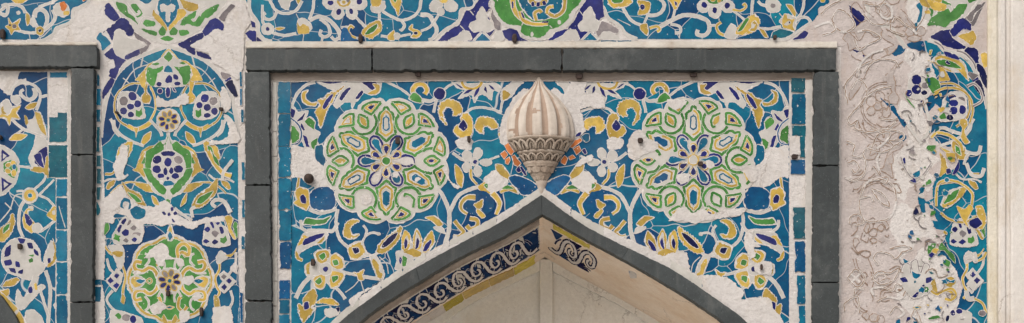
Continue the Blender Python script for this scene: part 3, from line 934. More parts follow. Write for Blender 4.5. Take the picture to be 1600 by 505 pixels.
for i in range(9):
    t = math.pi*i/8
    rows.append([(c.x+.0195*math.sin(t)*math.cos(2*math.pi*j/16)*(1+.06*noise.noise((i, j*.7, 1))), -.016-.0195*math.cos(t)*.9, c.z+.0195*math.sin(t)*math.sin(2*math.pi*j/16)) for j in range(16)])
m.add([p for r in rows for p in r], [(i*16+j, i*16+(j+1) % 16, (i+1)*16+(j+1) % 16, (i+1)*16+j) for i in range(8) for j in range(16)])
m.tube([(c.x, .005, c.z), (c.x, -.006, c.z)], .012, 12)
o = m.build('iron_knob', M['iron'], None, smooth=True, fixn=True)
o.name = 'iron_peg'
tag(o, 'round black iron knob on bare plaster left of the left rosette', 'peg', 'iron pegs in the wall')

# ------------------------------------------------------------------ mosaics
SPANDREL_A = '''
@flower
! 420 100 4
s W w=4 140,275 152,240 182,180 232,132 290,114
f W h=0 r=.9 300,112 420,120 560,106 700,110 692,178 640,196 590,180 560,228 540,240 522,278 512,240 470,240 425,276 405,250 440,180 400,165
f Y z=1 h=1.5 470,137 440,162 400,176 370,190 345,215 310,225 320,260 295,300 310,340 325,398 345,330 370,270 395,240 415,190 450,160
f B 392,188 360,220 335,272 350,282 378,245 402,195
f B 502,143 460,180 440,218 455,230 482,195 512,155
f B 583,163 555,190 540,218 560,218 592,178
f B 575,112 610,110 665,112 682,130 650,165 625,150 595,127
f Y 650,125 690,130 692,170 660,192 618,186 640,170 668,155
f B 330,112 370,124 420,122 462,111
@curl_leaf
f Y h=1.6 205,200 213,175 246,164 228,190 232,220 266,245 302,240 290,262 240,256 212,236
@vine
s W w=3.2 700,106 740,114 830,160 892,208
@curl_leaf
s Y w=6.5>5 h=1.5 906,188 900,160 925,130 965,130 988,160 975,190
f G h=1.6 876,216 905,178 940,198 967,240 925,240
@vine
s W w=5 955,224 1010,232 1052,203
s W w=4 1052,210 1036,270 1030,305
s W w=3 1085,172 1120,140 1180,115 1235,110
@berry
o B 1068,187 37,37 h=1.4
@lily
f W r=.8 1140,112 1215,125 1300,120 1420,120 1452,150 1440,172 1405,165 1398,190 1390,226 1352,196 1318,192 1284,242 1272,192 1240,200 1184,218 1212,182 1228,168 1172,146 1156,122
s Y w=4 h=1 1205,110 1225,145 1270,156 1315,140 1332,112
f B h=0 1165,122 1185,128 1215,152 1193,148
f B h=0 1242,163 1277,160 1245,182 1213,190
f B h=0 1293,166 1320,140 1307,185 1281,208
f B h=0 1348,138 1362,150 1364,184 1346,165
f B h=0 1372,130 1395,140 1414,164 1390,154
@bud
f W r=.8 1460,160 1500,130 1530,108 1592,114 1550,150 1530,190 1490,222 1458,232 1448,190
f Y 1460,170 1480,165 1512,190 1490,217 1463,230
@vine
s W w=3 1462,225 1448,300
s W w=3.4 1235,305 1270,280 1330,272 1400,284 1456,306
@curl_leaf
f Y z=1 h=1.5 1112,382 1075,340 1063,290 1080,245 1120,223 1180,240 1207,280 1195,312 1153,322 1160,300 1140,270 1105,270 1085,310 1097,350
@bud
f Y z=.6 h=1.6 1235,308 1265,340 1272,400 1255,462 1200,462 1158,425 1170,390 1215,370 1200,340 1213,318
f B 1216,348 1240,382 1238,402 1216,420 1196,408 1185,388
@curl_leaf
f Y z=1 h=1.6 1290,390 1310,340 1350,333 1400,345 1432,390 1395,407 1370,385 1340,390 1337,432 1308,420
@flower
f B h=1 1440,400 1462,388 1462,427 1436,427
f Y 1435,434 1475,430 1472,488 1445,466
@plaster_patch
f P 1440,440 1462,330 1530,210 1600,150 1640,200 1620,440 1500,500 1452,500
@plaster_patch
f P 1165,490 1185,465 1240,455 1275,480 1260,540 1190,530
@flower
! 420 100 4
f W r=.8 138,270 160,270 182,300 245,292 232,345 262,330 290,360 285,405 322,430 300,475 310,500 285,545 262,560 235,540 205,480 185,430 138,400
f B h=.6 138,278 168,294 150,342 138,322
f B h=.6 172,358 228,305 212,347 185,360
f G h=.6 140,383 185,420 192,470 160,492 140,496
s D w=2 138,340 175,370 195,400 205,440 190,490 150,505
f B h=.6 203,368 227,410 215,417 198,390
f G h=.6 223,360 250,333 288,365 282,412 245,385
f B h=.6 213,448 237,455 257,532 237,525
f G h=.6 263,490 305,463 292,535 270,525
@plaster_patch
! 420 220 4
f P r=1.6 138,30 200,40 250,40 285,70 300,110 340,155 352,200 368,285 290,292 240,270 200,232 165,225 138,232
@tile_piece
f T h=1.2 292,35 335,25 345,70 355,120 350,158 318,145 290,110
@bud
s Y w=3 h=1 188,230 183,270 178,300
f Y z=.5 h=1.8 163,332 190,293 242,308 252,350 272,385 250,405 235,432 200,415 158,390 175,370
f B h=.8 195,350 215,336 234,362 230,392 203,386
@tile_piece
f D h=1.4 255,332 300,293 372,288 412,325 418,390 395,427 320,437 263,415
@vine
s W w=4.2 250,428 310,452 380,442 425,424
s W w=4.2 432,428 420,500 428,570 450,625 492,662
@leaf
! 420 340 4
f G h=1.6 213,40 235,3 280,10 340,10 388,-8 352,36 290,46 230,42
@vine
s W w=5 432,30 400,82 350,82 240,80
s W w=4 200,15 205,60 240,88
@leaf
f W r=.9 172,192 218,98 300,86 352,84 372,110 330,162 280,172 200,217 168,252
f Y h=.4 183,165 215,112 262,125 215,160 178,180
f Y h=.4 298,162 350,115 346,140 320,162
f B h=.9 210,167 225,135 290,108 347,98 330,125 280,150 225,174
f Y h=1 168,208 182,225 192,250 212,260 205,274 178,262 166,235
@flower
s W w=6 300,345 240,390 200,440 168,505
s W w=4 400,318 480,345 545,358
s W w=4 400,420 450,470 478,510
f W r=.6 282,225 310,204 378,200 385,235 425,222 465,255 474,312 440,328 470,345 474,375 432,435 392,442 362,405 338,448 298,442 270,392 290,362 245,368 226,345 228,296 265,276 300,290
f Y h=.6 288,235 310,210 372,206 378,245 345,290 308,275
f G h=1 313,240 345,220 357,245 335,267
f Y h=.6 388,245 420,228 457,260 467,312 430,322 388,300
f G h=1 398,270 427,263 437,292 410,302
f Y h=.6 398,335 460,348 467,370 430,427 393,437 378,400
f G h=1 393,370 430,363 432,387 403,407
f Y h=.6 278,390 300,363 347,358 354,400 335,442 298,437
f G h=1 288,400 320,373 332,400 313,420
f Y h=.6 234,300 258,280 252,330 258,355 236,350
o W 355,322 40,40
o B 355,322 17,17 h=0
@curl_leaf
f Y z=.7 h=1.5 528,345 560,350 592,328 580,360 592,387 565,392 555,365
@vine
s W w=5 590,370 640,377 700,384
s W w=1.6 565,390 530,430 478,468
s W w=1.6 575,395 600,482
@bud
f W r=.8 490,185 540,152 585,150 612,215 640,235 600,250 560,262 518,262 500,230
f Y z=.6 h=.8 498,190 540,163 577,158 598,215 560,252 518,252 503,230
f N h=1.2 523,190 557,188 567,215 540,227 528,210
@vine
s W w=4 600,230 650,238 692,212
s W w=3 580,172 602,120 640,96 688,100
s W w=3 602,120 612,80 590,48
o W 686,103 14,12
@curl_leaf
f Y z=.8 h=1.5 468,90 485,38 520,13 562,20 520,45 505,70 520,110 562,105 540,127 500,132 473,115
@leaf
f Y z=1.1 h=1.3 678,207 690,170 730,130 780,95 828,60 822,110 790,162 740,207 700,222 673,214
f N h=1 698,187 730,140 770,108 807,93 790,130 755,167 715,192
@leaf
f W r=.7 628,238 668,238 702,290 723,360 702,402 668,350 643,290
f Y z=.6 h=.4 653,258 682,290 692,340 712,350 705,377 683,372 663,320 648,285
s W w=1.5 690,245 735,290 747,352
@lily
f W r=.9 828,205 842,120 850,78 885,120 900,170 905,110 925,68 955,130 960,180 975,130 1018,82 1038,150 1005,210 1000,242 905,262 870,310 825,325 788,322 800,270 795,210
f Y z=.7 h=.6 850,83 882,110 877,190 850,217 833,190 833,130
f W 862,112 872,150 862,185 845,170
f B h=.6 856,130 868,150 864,182 850,196 844,160
f Y z=.6 h=.4 925,76 955,130 945,195 908,202 903,130
f W 925,95 944,140 930,190 912,185
f B h=0 928,125 942,150 932,187 914,202 920,160
f Y z=.7 h=.6 1017,86 1032,150 1002,202 963,217 973,150
f B h=.8 1011,138 1016,160 987,207 963,210 978,170
f Y h=.3 843,217 900,193 952,215 952,242 910,247 868,227
f B h=.5 820,243 831,260 822,292 814,270
f G h=.3 838,238 864,255 857,302 834,302
@leaf
f Y h=1.4 978,0 1040,-8 1088,40 1060,57 1018,20
f W r=1 1030,60 1080,58 1105,100 1060,90
@vine
s W w=6 1130,-5 1125,80 1100,170
f Y h=1 1048,187 1102,165 1080,192 1033,192
! 420 220 4
s W w=5.5 1125,520 1126,440 1085,340 1056,305
s W w=5.5 1130,445 1180,350 1232,315 1315,285
@flower
s W w=4 1148,75 1200,112 1250,132
s W w=3 1340,135 1440,95
o W 1240,95 30,36 a=-20
o W 1306,80 28,36 a=15
o W 1238,166 30,30
o W 1306,190 26,34
o W 1356,135 38,22
o W 1285,132 26,26
o B 1290,132 14,13 h=0
@leaf
f Y h=1.3 1165,148 1200,180 1217,230 1205,292 1178,265 1165,210
s Y w=3.6>2.4 h=1 1263,178 1265,230 1302,272
@plaster_patch
f P r=1.6 1340,245 1380,200 1422,182 1455,225 1500,245 1478,292 1420,322 1385,335 1345,300
@leaf
f Y h=1.2 1418,148 1460,153 1502,210 1502,242 1450,217 1423,185
f Y h=1.0 1303,290 1352,258 1345,290 1387,322 1375,334 1328,315
f G h=.6 1343,275 1367,268 1367,302
f Y h=1.0 1448,312 1520,278 1562,332 1500,312 1450,327
f G h=.8 1453,300 1490,276 1532,300 1490,302
@tile_piece
f D h=1.4 1500,230 1545,215 1625,245 1665,270 1690,300 1640,345 1580,335 1550,300 1515,262
@tile_piece
f D h=0 1225,330 1280,310 1370,320 1412,390 1390,445 1340,470 1280,470 1220,430 1205,380
@curl_leaf
s Y w=7>3 h=1.4 1292,355 1240,355 1204,390 1205,430 1240,458
f Y z=.7 h=1.2 1283,400 1310,385 1337,368 1332,410 1310,427
s Y w=8>4 h=1.4 1398,328 1442,390 1420,462
f Y z=.5 h=1.2 1310,430 1352,470 1330,482 1298,440
@curl_leaf
! 420 340 4
s Y w=5 h=1.2 1160,20 1192,60 1217,90 1190,120 1152,116
s Y w=5.5 h=1.2 1255,5 1302,18 1302,55 1260,72 1236,50
f W r=1 1150,115 1185,122 1215,135 1170,150
@bud
! 420 379 4
f Y z=.7 h=1.3 278,287 298,330 290,375 265,410 292,412 240,470 215,500 190,440 185,385 215,400 218,350
f B h=.9 220,378 245,370 252,410 222,420
@leaf
f Y z=.6 h=1 298,378 340,350 400,355 438,388 395,390 340,375
f W r=.9 350,420 395,412 440,425 430,450 380,470 352,450
f N h=.5 420,410 442,404 440,430 428,432
'''
SPANDREL_BORDER = '''
@yellow_edging
'''

def border_column(pn, tiles, col_='T'):
    for x0, y0, x1, y1, c in tiles:
        pn.start('border_tile')
        pn.fill(c, rough(lin([(x0, y0), (x1, y0), (x1, y1), (x0, y1)], True, 2.0), .5, .15, x0), 0.0, amp=.35)

def arch_strip(pn, o, i0, i1, off, c, name, n=7):
    """A row of pale edging tiles along the outside of the arch stones."""
    for k in range(n):
        a = i0+(i1-i0)*k/n; b = i0+(i1-i0)*(k+1)/n
        P = [o[int(round(a+(b-a)*t/16))] for t in range(17)]
        s = -1
        Q = []
        for t, p in enumerate(P):
            Q.append((p[0], p[1]-off*(1.0+.12*noise.noise((p[0]*.05, 3, 1)))))
        lp = lin([(x, y+2) for x, y in P]+Q[::-1], True, 2)
        pn.start(name)
        pn.fill(c[k % len(c)], lp, 0, amp=.5)

AX = 843.3
# ---- left and right spandrels
def spandrel(side, label):
    tf = (lambda x, y: (x, y)) if side < 0 else (lambda x, y: (2*AX-x, y))
    o = oL if side < 0 else oR
    root = empty('tile_mosaic', at(640 if side < 0 else 1080, 300, 0), label, 'tile panel')
    pn = Panel(root, tf=tf)
    pn.start('tile_field')
    oo = [(p[0], p[1]-3) for p in o if p[1] < 700]
    if side < 0: loop = [(455, 126.5), (838, 126.5)]+[(838, 300)]+oo[1:]+[(455, oo[-1][1])]
    else: loop = [(1233, 126.5), (849, 126.5), (849, 300)]+oo[1:]+[(1233, oo[-1][1])]
    pn.fill('F', lin(loop, True, 3), 0, amp=.7); pn.end()
    medal = (603.4, 251.5) if side < 0 else (1083.5, 250)
    pn.draw(SPANDREL_A)
    medallion(pn, *medal, 1 if side < 0 else 5, 'round six-petal rosette of green, yellow and blue tile lines',
              'TWWWTw' if side < 0 else 'WWDDTW', 'BYYY-G' if side < 0 else 'YYYBYG')
    return root, pn

rootL, pL = spandrel(-1, 'turquoise tile mosaic left of the arch point with a complete round rosette')
pL.tf = lambda x, y: (x, y)
pL.draw('''
@plaster_patch
! 420 220 4
f P r=1 1080,170 1110,165 1135,250 1200,290 1170,300 1135,262
@plaster_patch
! 420 220 4
f P r=.8 820,115 850,108 900,112 902,145 850,150
@plaster_patch
f P r=1 572,350 610,330 640,345 640,385 612,400 580,395
@plaster_patch
f P r=.8 775,200 800,190 815,215 800,235 772,225
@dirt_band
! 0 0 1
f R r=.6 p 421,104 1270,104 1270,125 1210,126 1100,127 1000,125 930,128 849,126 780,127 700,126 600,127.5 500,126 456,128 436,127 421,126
''')
border_column(pL, [(434, 128, 454, 177, 'T'), (434.5, 178.5, 454, 228.5, 'T'), (435, 229.5, 455, 277, 'T'), (435, 278.5, 455, 327.5, 'T'),
                   (436, 329, 455, 376, 'T'), (437, 378, 455, 420, 'D'), (436, 438, 453, 467, 'D'), (436, 469, 452, 490, 'T'), (436, 491.5, 453, 560, 'T')])
for k in range(11):
    border_column(pL, [(425.3+k*.1, 128+k*39, 432.5+k*.15, 166+k*39, 'X')])
arch_strip(pL, oL, 0, 312, 13, 'XPXXPX', 'edging_tile', 13)
pL.draw('''
@plaster_patch
! 420 340 4
f P r=1.4 870,330 920,300 1010,245 1120,185 1215,140 1190,175 1090,225 980,290 900,345
@plaster_patch
f P r=1.5 500,520 560,470 660,420 700,385 640,440 560,505 520,560
''')
pL.end()

rootR, pR = spandrel(1, 'turquoise tile mosaic right of the arch point with large plaster repairs')
pR.tf = lambda x, y: (x, y)
pR.draw('''
! 0 0 1
@side_strip
f W r=.4 p 1259,120 1270.5,112 1268.5,560 1258.5,560
@plaster_patch
! 820 110 4
f P r=1.6 300,50 360,60 390,80 375,120 395,150 450,140 490,170 500,230 450,240 400,225 350,250 365,300 370,330 380,380 360,400 300,420 240,300 230,180
@plaster_patch
f P r=1.4 640,470 650,430 690,380 725,370 760,420 830,450 830,490 760,520 690,560 650,540
@plaster_patch
f P r=1.0 890,180 960,180 1010,190 985,230 940,245 900,225
@plaster_patch
! 860 220 4
f P r=1.4 1120,150 1200,160 1285,150 1290,240 1250,260 1190,180 1130,175
@plaster_patch
f P r=1.4 800,420 850,420 880,450 920,440 960,430 1010,460 1100,430 1230,420 1180,470 1110,480 960,500 900,520 830,500 740,500
@plaster_patch
f P r=1.2 970,120 1010,130 1030,160 1000,175 975,160
@plaster_patch
f P r=1.5 800,205 870,205 860,260 810,270 790,240
@plaster_patch
! 900 300 4
f P r=1.5 1110,240 1060,250 1050,330 1090,420 1120,400 1110,350 1150,340 1100,290
@plaster_patch
f P r=1.5 540,410 600,380 690,380 705,450 720,500 760,560 700,580 600,500
@plaster_patch
! 900 379 4
f P r=1.6 720,190 770,200 860,205 960,225 1050,310 1030,360 1110,345 1210,350 1240,420 1290,480 1290,560 1100,560 1000,440 900,330 780,250
@plaster_patch
f P r=1.3 1110,140 1180,115 1230,140 1215,200 1150,200 1120,180
@plaster_patch
! 1100 200 8
f P r=1.0 1100,110 1200,100 1230,60 1255,100 1240,200 1200,240 1270,270 1200,330 1080,340
''')
border_column(pR, [(1236, 122, 1258, 144.5, 'E'), (1237, 147, 1259, 194, 'T'), (1237.5, 196.5, 1259, 213, 'E'), (1250, 213, 1258, 246, 'E'), (1235.5, 250, 1258, 272, 'D'),
                   (1239, 324, 1258, 373, 'E'), (1242, 377, 1258.5, 425, 'D'), (1245, 430, 1258.5, 475, 'T'), (1248, 478, 1258.5, 560, 'T')])
arch_strip(pR, oR, 0, 300, 14, 'PXPPXP', 'edging_tile', 9)
pR.draw('''
@brick_fragment
! 780 200 5.05
f O p h=1 560,150 600,95 640,80 652,100 580,157
f O p h=.8 585,165 630,140 647,180 610,212
f O p h=.8 548,230 580,213 602,235 560,252
f O p h=.8 488,255 515,218 542,240 520,292 488,275
f B h=.8 600,70 620,40 647,33 640,60
f B h=.8 653,175 677,163 692,200 673,207
f T h=.8 650,70 680,45 709,50 709,100 680,112
@plaster_patch
! 860 220 4
f P r=1 195,110 260,85 262,120 200,150 150,165
''')
pR.end()
pL.draw('''
@brick_fragment
! 780 200 5.05
f O p h=.8 43,140 70,118 117,185 95,217 68,190
f O p h=.8 8,205 45,178 67,210 40,247
f O p h=.8 48,250 80,228 87,255 70,287 48,280
f O p h=.8 98,225 120,213 172,280 150,307 118,290
f B h=.8 133,330 160,298 172,340 150,352
f B h=.8 163,310 177,303 217,365 200,374
''')
pL.end()

# ---- frieze over the lintel
FR = '''
@tile_field
! 380 0 4
f F 40,-180 36,60 60,112 95,137 90,190 120,240 152,259 700,259 1180,257 1262,188 1350,132 1366,62 1432,52 1466,0 1500,-180
@tile_piece
f B h=.8 8,210 50,188 76,220 112,250 168,275 90,282 55,250
f B h=.6 48,130 72,140 78,172 55,172
@vine
s W w=5 40,-40 40,60 70,112 93,150 95,200 130,245 180,260
s W w=4.5 1470,-15 1432,48 1364,62 1352,122 1310,160 1260,190 1196,250
s W w=4 160,-10 200,60 260,85 330,65 368,5
s W w=4 210,70 190,112 150,122 123,98 140,80
s W w=3.5 120,30 122,130 140,160
s W w=4 442,-10 435,60 412,124
s W w=4 180,205 260,222 332,208
s W w=1.2 330,85 350,125
s W w=1.2 380,205 372,260
@flower
f W r=.8 222,-5 240,45 282,62 292,15 320,-10
f Y h=1 328,-10 362,-10 345,27
@flower
o W 152,182 38,36
o B 152,182 13,13 h=0
f Y h=1 198,178 230,170 260,175 225,190
@bud
f W r=.6 343,125 380,114 422,148 432,180 402,202 350,202
f Y z=.6 h=.5 338,140 355,165 375,150 412,175 407,207 375,210 343,207
@vine
s W w=5>6 415,130 470,105 530,122 580,170 606,220 598,250
s W w=4.4 480,118 530,160 542,210 510,232 480,215 488,186
s W w=4 604,235 572,250 550,228
s W w=2.5 495,235 490,258
s W w=4 612,172 655,172
@flower
o W 540,20 46,36 a=30
o W 592,82 38,40 a=25
o W 678,80 34,42 a=-15
o W 732,22 42,40 a=-20
o B 545,18 20,15
o B 597,75 15,22 a=15
o B 674,72 13,20 a=-15
o B 726,12 18,18
o W 630,15 62,44
o Y 628,10 44,34 h=0 n=core_rim
o W 628,12 22,20
o Y 628,14 12,12 h=0 n=core
o K 600,-2 12,12 h=0
o K 655,2 12,12 h=0
@vine
s W w=4 698,102 762,168
s W w=4.2 720,242 680,230 655,195 670,162 692,176
s W w=4 850,132 852,85
s W w=4 870,70 930,105 990,127 1060,105 1100,60 1112,-5
s W w=4.2 985,125 1008,160 990,190 982,180
s W w=6>5 1108,92 1160,96 1188,140 1210,190 1186,240 1158,252
s W w=3.5 860,225 910,232
s W w=3 980,227 1048,213
s W w=3.5 1110,195 1170,165 1228,82
@leaf
f Y z=1 h=1 748,217 745,195 790,150 857,128 862,190 800,237
f G h=1 760,217 785,180 835,150 840,170 805,207
@curl_leaf
s Y w=3 h=.5 705,238 672,222 656,190 672,162 690,178
@bud
f W r=.6 798,40 840,12 882,8 887,50 850,82 803,72
f Y z=.5 h=.5 800,-5 862,-5 850,40 808,37
@leaf
f Y z=.6 h=1.1 920,-8 987,-8 977,50 968,98 953,60 928,20
f G h=.8 932,-8 960,-8 950,17
@bud
f Y z=.5 h=1 903,225 940,193 952,230 937,252 908,247
o W 962,226 20,20
@flower
f Y z=.3 h=1.1 1036,180 1058,153 1057,180 1092,190 1112,210 1087,237 1048,232 1068,205
o N 1078,208 12,10 h=.8
@flower
o W 1205,38 42,36 a=-30
o W 1235,72 22,26
o W 1298,38 44,36 a=20
o W 1258,-10 50,30
o Y 1252,0 26,20 h=0 n=core_rim
@tile_piece
f D h=0 620,175 652,178 680,235 720,250 610,256
'''
FRB = '''
@clover
! 380 0 4
f B r=.6 p h=.6 1392,66 1432,56 1472,0 1500,-60 1560,-60 1532,40 1552,52 1510,82 1535,110 1572,190 1532,240 1432,257 1215,257 1268,202 1352,150
f W r=.5 1495,42 1522,95 1527,120 1562,145 1564,182 1530,202 1490,195 1440,202 1413,170 1424,140 1458,128 1458,95
f W r=.5 1280,256 1340,225 1372,193 1412,198 1424,250
f T h=1.5 p 1443,256 1495,208 1553,256
f K h=.5 1558,60 1602,68 1610,190 1575,180 1550,100
s W w=1.5 1418,68 1440,95
s W w=1.5 1355,160 1385,190
s W w=3 1490,200 1440,256
s W w=3 1500,200 1556,254
@quatrefoil
! 780 0 4
f W r=.5 -30,-120 -50,0 -30,90 10,140 40,168 95,178 122,200 142,225 190,245 262,250 312,240 352,198 412,178 455,132 475,82 495,52 525,32 560,-120
f G h=0 r=.7 -32,-110 -38,0 -18,80 20,130 52,152 105,160 138,165 135,202 190,235 270,235 312,190 380,165 440,110 462,60 505,26 540,-110
s W w=1.6 140,160 150,140
s W w=1.6 330,175 315,160
f T h=1.6 r=.8 120,-60 130,30 165,80 210,122 280,122 360,92 395,40 410,-60
s Y w=7>5 h=1.2 78,-40 92,50 125,105 195,145
s Y w=6>4 h=1.2 130,70 150,125 200,148 250,152 305,148
s Y w=5 h=1.2 300,78 350,102 402,62 410,-20
s Y w=4.5 h=1.1 232,130 222,85 250,66 264,80
s Y w=4.5 h=1.1 298,85 305,50 340,40
f B h=.5 78,10 88,15 90,50 80,48
f B h=.8 135,70 152,90 160,115 145,108
f B h=.5 268,135 308,132 305,142 270,143
o Y 242,0 62,36 h=1.4 n=core_rim
f B h=.6 200,18 215,10 222,35 205,40
f B h=.6 232,18 255,14 252,40 234,42
f B h=.6 268,12 285,5 295,28 276,34
o W 242,-6 26,14
@plaster_patch
o W 375,140 12,14
o W 205,215 10,16
@clover
f B r=.6 p h=.6 492,72 542,5 560,-80 640,-80 652,60 657,102 622,132 642,202 502,252 305,252 352,202 422,180 470,130
f W r=.5 568,42 597,90 602,120 637,145 632,192 592,202 560,195 508,192 493,155 523,125 528,85
f K r=1 h=.4 642,135 690,150 747,185 737,212 680,202 620,227 602,202
f W r=.6 340,254 400,220 428,190 480,188 502,242 480,254
f W r=.6 632,246 642,205 690,198 765,246
f T h=1.4 p 522,252 570,203 618,252
s W w=3 565,200 515,252
s W w=3 575,200 625,252
s W w=1.4 495,60 525,98
s W w=1.4 440,178 460,190
@clover
f B r=.6 p h=.6 18,192 62,175 112,190 133,232 182,257 62,257 20,225
f W r=.5 -20,200 15,195 30,235 20,256 -40,256
@tile_piece
s T w=2 h=.6 198,262 300,264 402,265
s T w=3.2 h=.6 635,258 720,259 825,259
s T w=2 h=.4 -280,265 -160,264 -60,266
'''
FRC = '''
@tile_field
! 780 0 4
f F 590,-170 600,0 642,45 665,70 672,112 752,152 792,202 855,243 1600,243 1740,246 1810,230 1860,203 1945,145 1993,100 1995,52 2062,15 2110,-170
@vine
s W w=5 560,-80 600,0 650,48 680,110 750,160 792,212 862,245
s W w=4.2 755,10 782,65 830,132 900,162
s W w=5 1002,-10 1032,30 1010,80 960,97 922,90
s W w=3.2 928,95 905,152
s W w=6.5>5.5 985,180 1060,137 1150,97 1232,102 1302,132 1312,190 1280,222 1238,215 1242,186
s W w=4 1070,150 1126,165 1132,200 1098,207
s W w=2 1130,205 1125,240
s W w=2 1272,222 1268,242
s W w=3.2 1100,55 1080,122 1055,142
s W w=3 1460,65 1535,125
s W w=3 1310,160 1352,158
s W w=1.2 740,120 820,160
@leaf
f Y z=.6 h=1.2 690,-30 800,-30 832,10 790,42 720,47 687,25
f G h=1 700,-30 780,-30 768,14 722,20 704,10
@flower
f Y z=.4 h=1.2 863,8 890,3 942,20 932,82 868,92 882,45
o B 895,45 15,17 h=.8
@bud
f Y h=1.2 883,155 920,148 932,190 927,222 905,207 883,182
s Y w=3.6 h=1 940,176 985,165 1004,185 985,197
@leaf
f Y z=.5 h=1.2 1055,-20 1142,-20 1122,30 1102,62 1078,25
f B h=.8 1095,8 1113,20 1104,40
@flower
o W 1280,38 44,40 a=-25
o W 1347,70 40,44
o W 1428,40 44,38 a=25
o W 1347,5 76,40
o B 1282,32 18,20 a=-20
o B 1347,64 14,20
o B 1425,36 17,20 a=20
o G 1347,2 52,24 h=1 n=core_rim
o Y 1335,-2 16,14 h=.4 n=core
o Y 1375,4 12,14 h=.4 n=core
@curl_leaf
s Y w=3 h=.8 1458,62 1510,67 1542,45 1535,24 1522,36
s Y w=3.6 h=.8 1388,140 1358,165 1374,205 1412,222
@leaf
f W r=1 1408,215 1450,150 1505,190 1475,242 1418,237
f Y z=1 h=1 1478,207 1530,130 1595,92 1625,130 1602,190 1530,217
f G h=1 1490,197 1540,118 1562,118 1520,187
! 1120 0 8
f Y h=1.2 440,290 480,262 512,330 470,392 402,380 440,345
o W 452,325 22,32
@flower
f W r=.4 620,15 660,-20 740,-10 795,50 785,130 700,160 640,140 605,80
o K 702,72 32,28 h=0
@vine
s W w=4 512,15 560,55 622,75
s W w=4 450,0 440,100 436,190
s W w=4 500,350 640,362 805,332
s W w=3.6 980,245 1042,190 1080,95 1092,-20
s W w=4 985,262 1060,218 1130,225 1180,280
s W w=4.5 660,500 850,490 960,430 1050,370 1180,280
s W w=1.3 780,165 820,215
s W w=1.3 25,215 30,260
@leaf
f Y h=1.2 868,58 940,70 988,160 975,218 930,150
f W r=.6 780,270 830,200 860,170 990,230 975,390 830,345 815,300
f Y z=.5 h=.3 845,180 870,190 885,235 930,240 970,245 950,300 968,385 900,362 830,342 818,270
f W r=.3 835,310 905,255 930,290 880,320
f N h=0 900,270 915,272 918,295 905,292
@leaf
f Y h=1.2 528,360 590,380 642,470 598,462
@tile_piece
f E h=1 700,405 800,362 962,402 880,462 780,482 680,480
f B h=1 950,497 1040,420 1100,383 1152,420 1090,482
f Y h=.8 1290,-10 1350,-10 1345,25 1305,28
@plaster_patch
f Q r=1.6 990,480 1060,400 1180,280 1270,190 1275,100 1400,40 1420,-60 1640,-60 1640,560 900,545 1100,490 1150,420 1100,380
'''
froot = empty('tile_mosaic', at(840, 35, 0), 'long tile frieze above the wide lintel with white flowers and green medallion', 'tile panel')
fp = Panel(froot)
fp.draw(FR); fp.draw(FRC); fp.draw(FRB); fp.end()

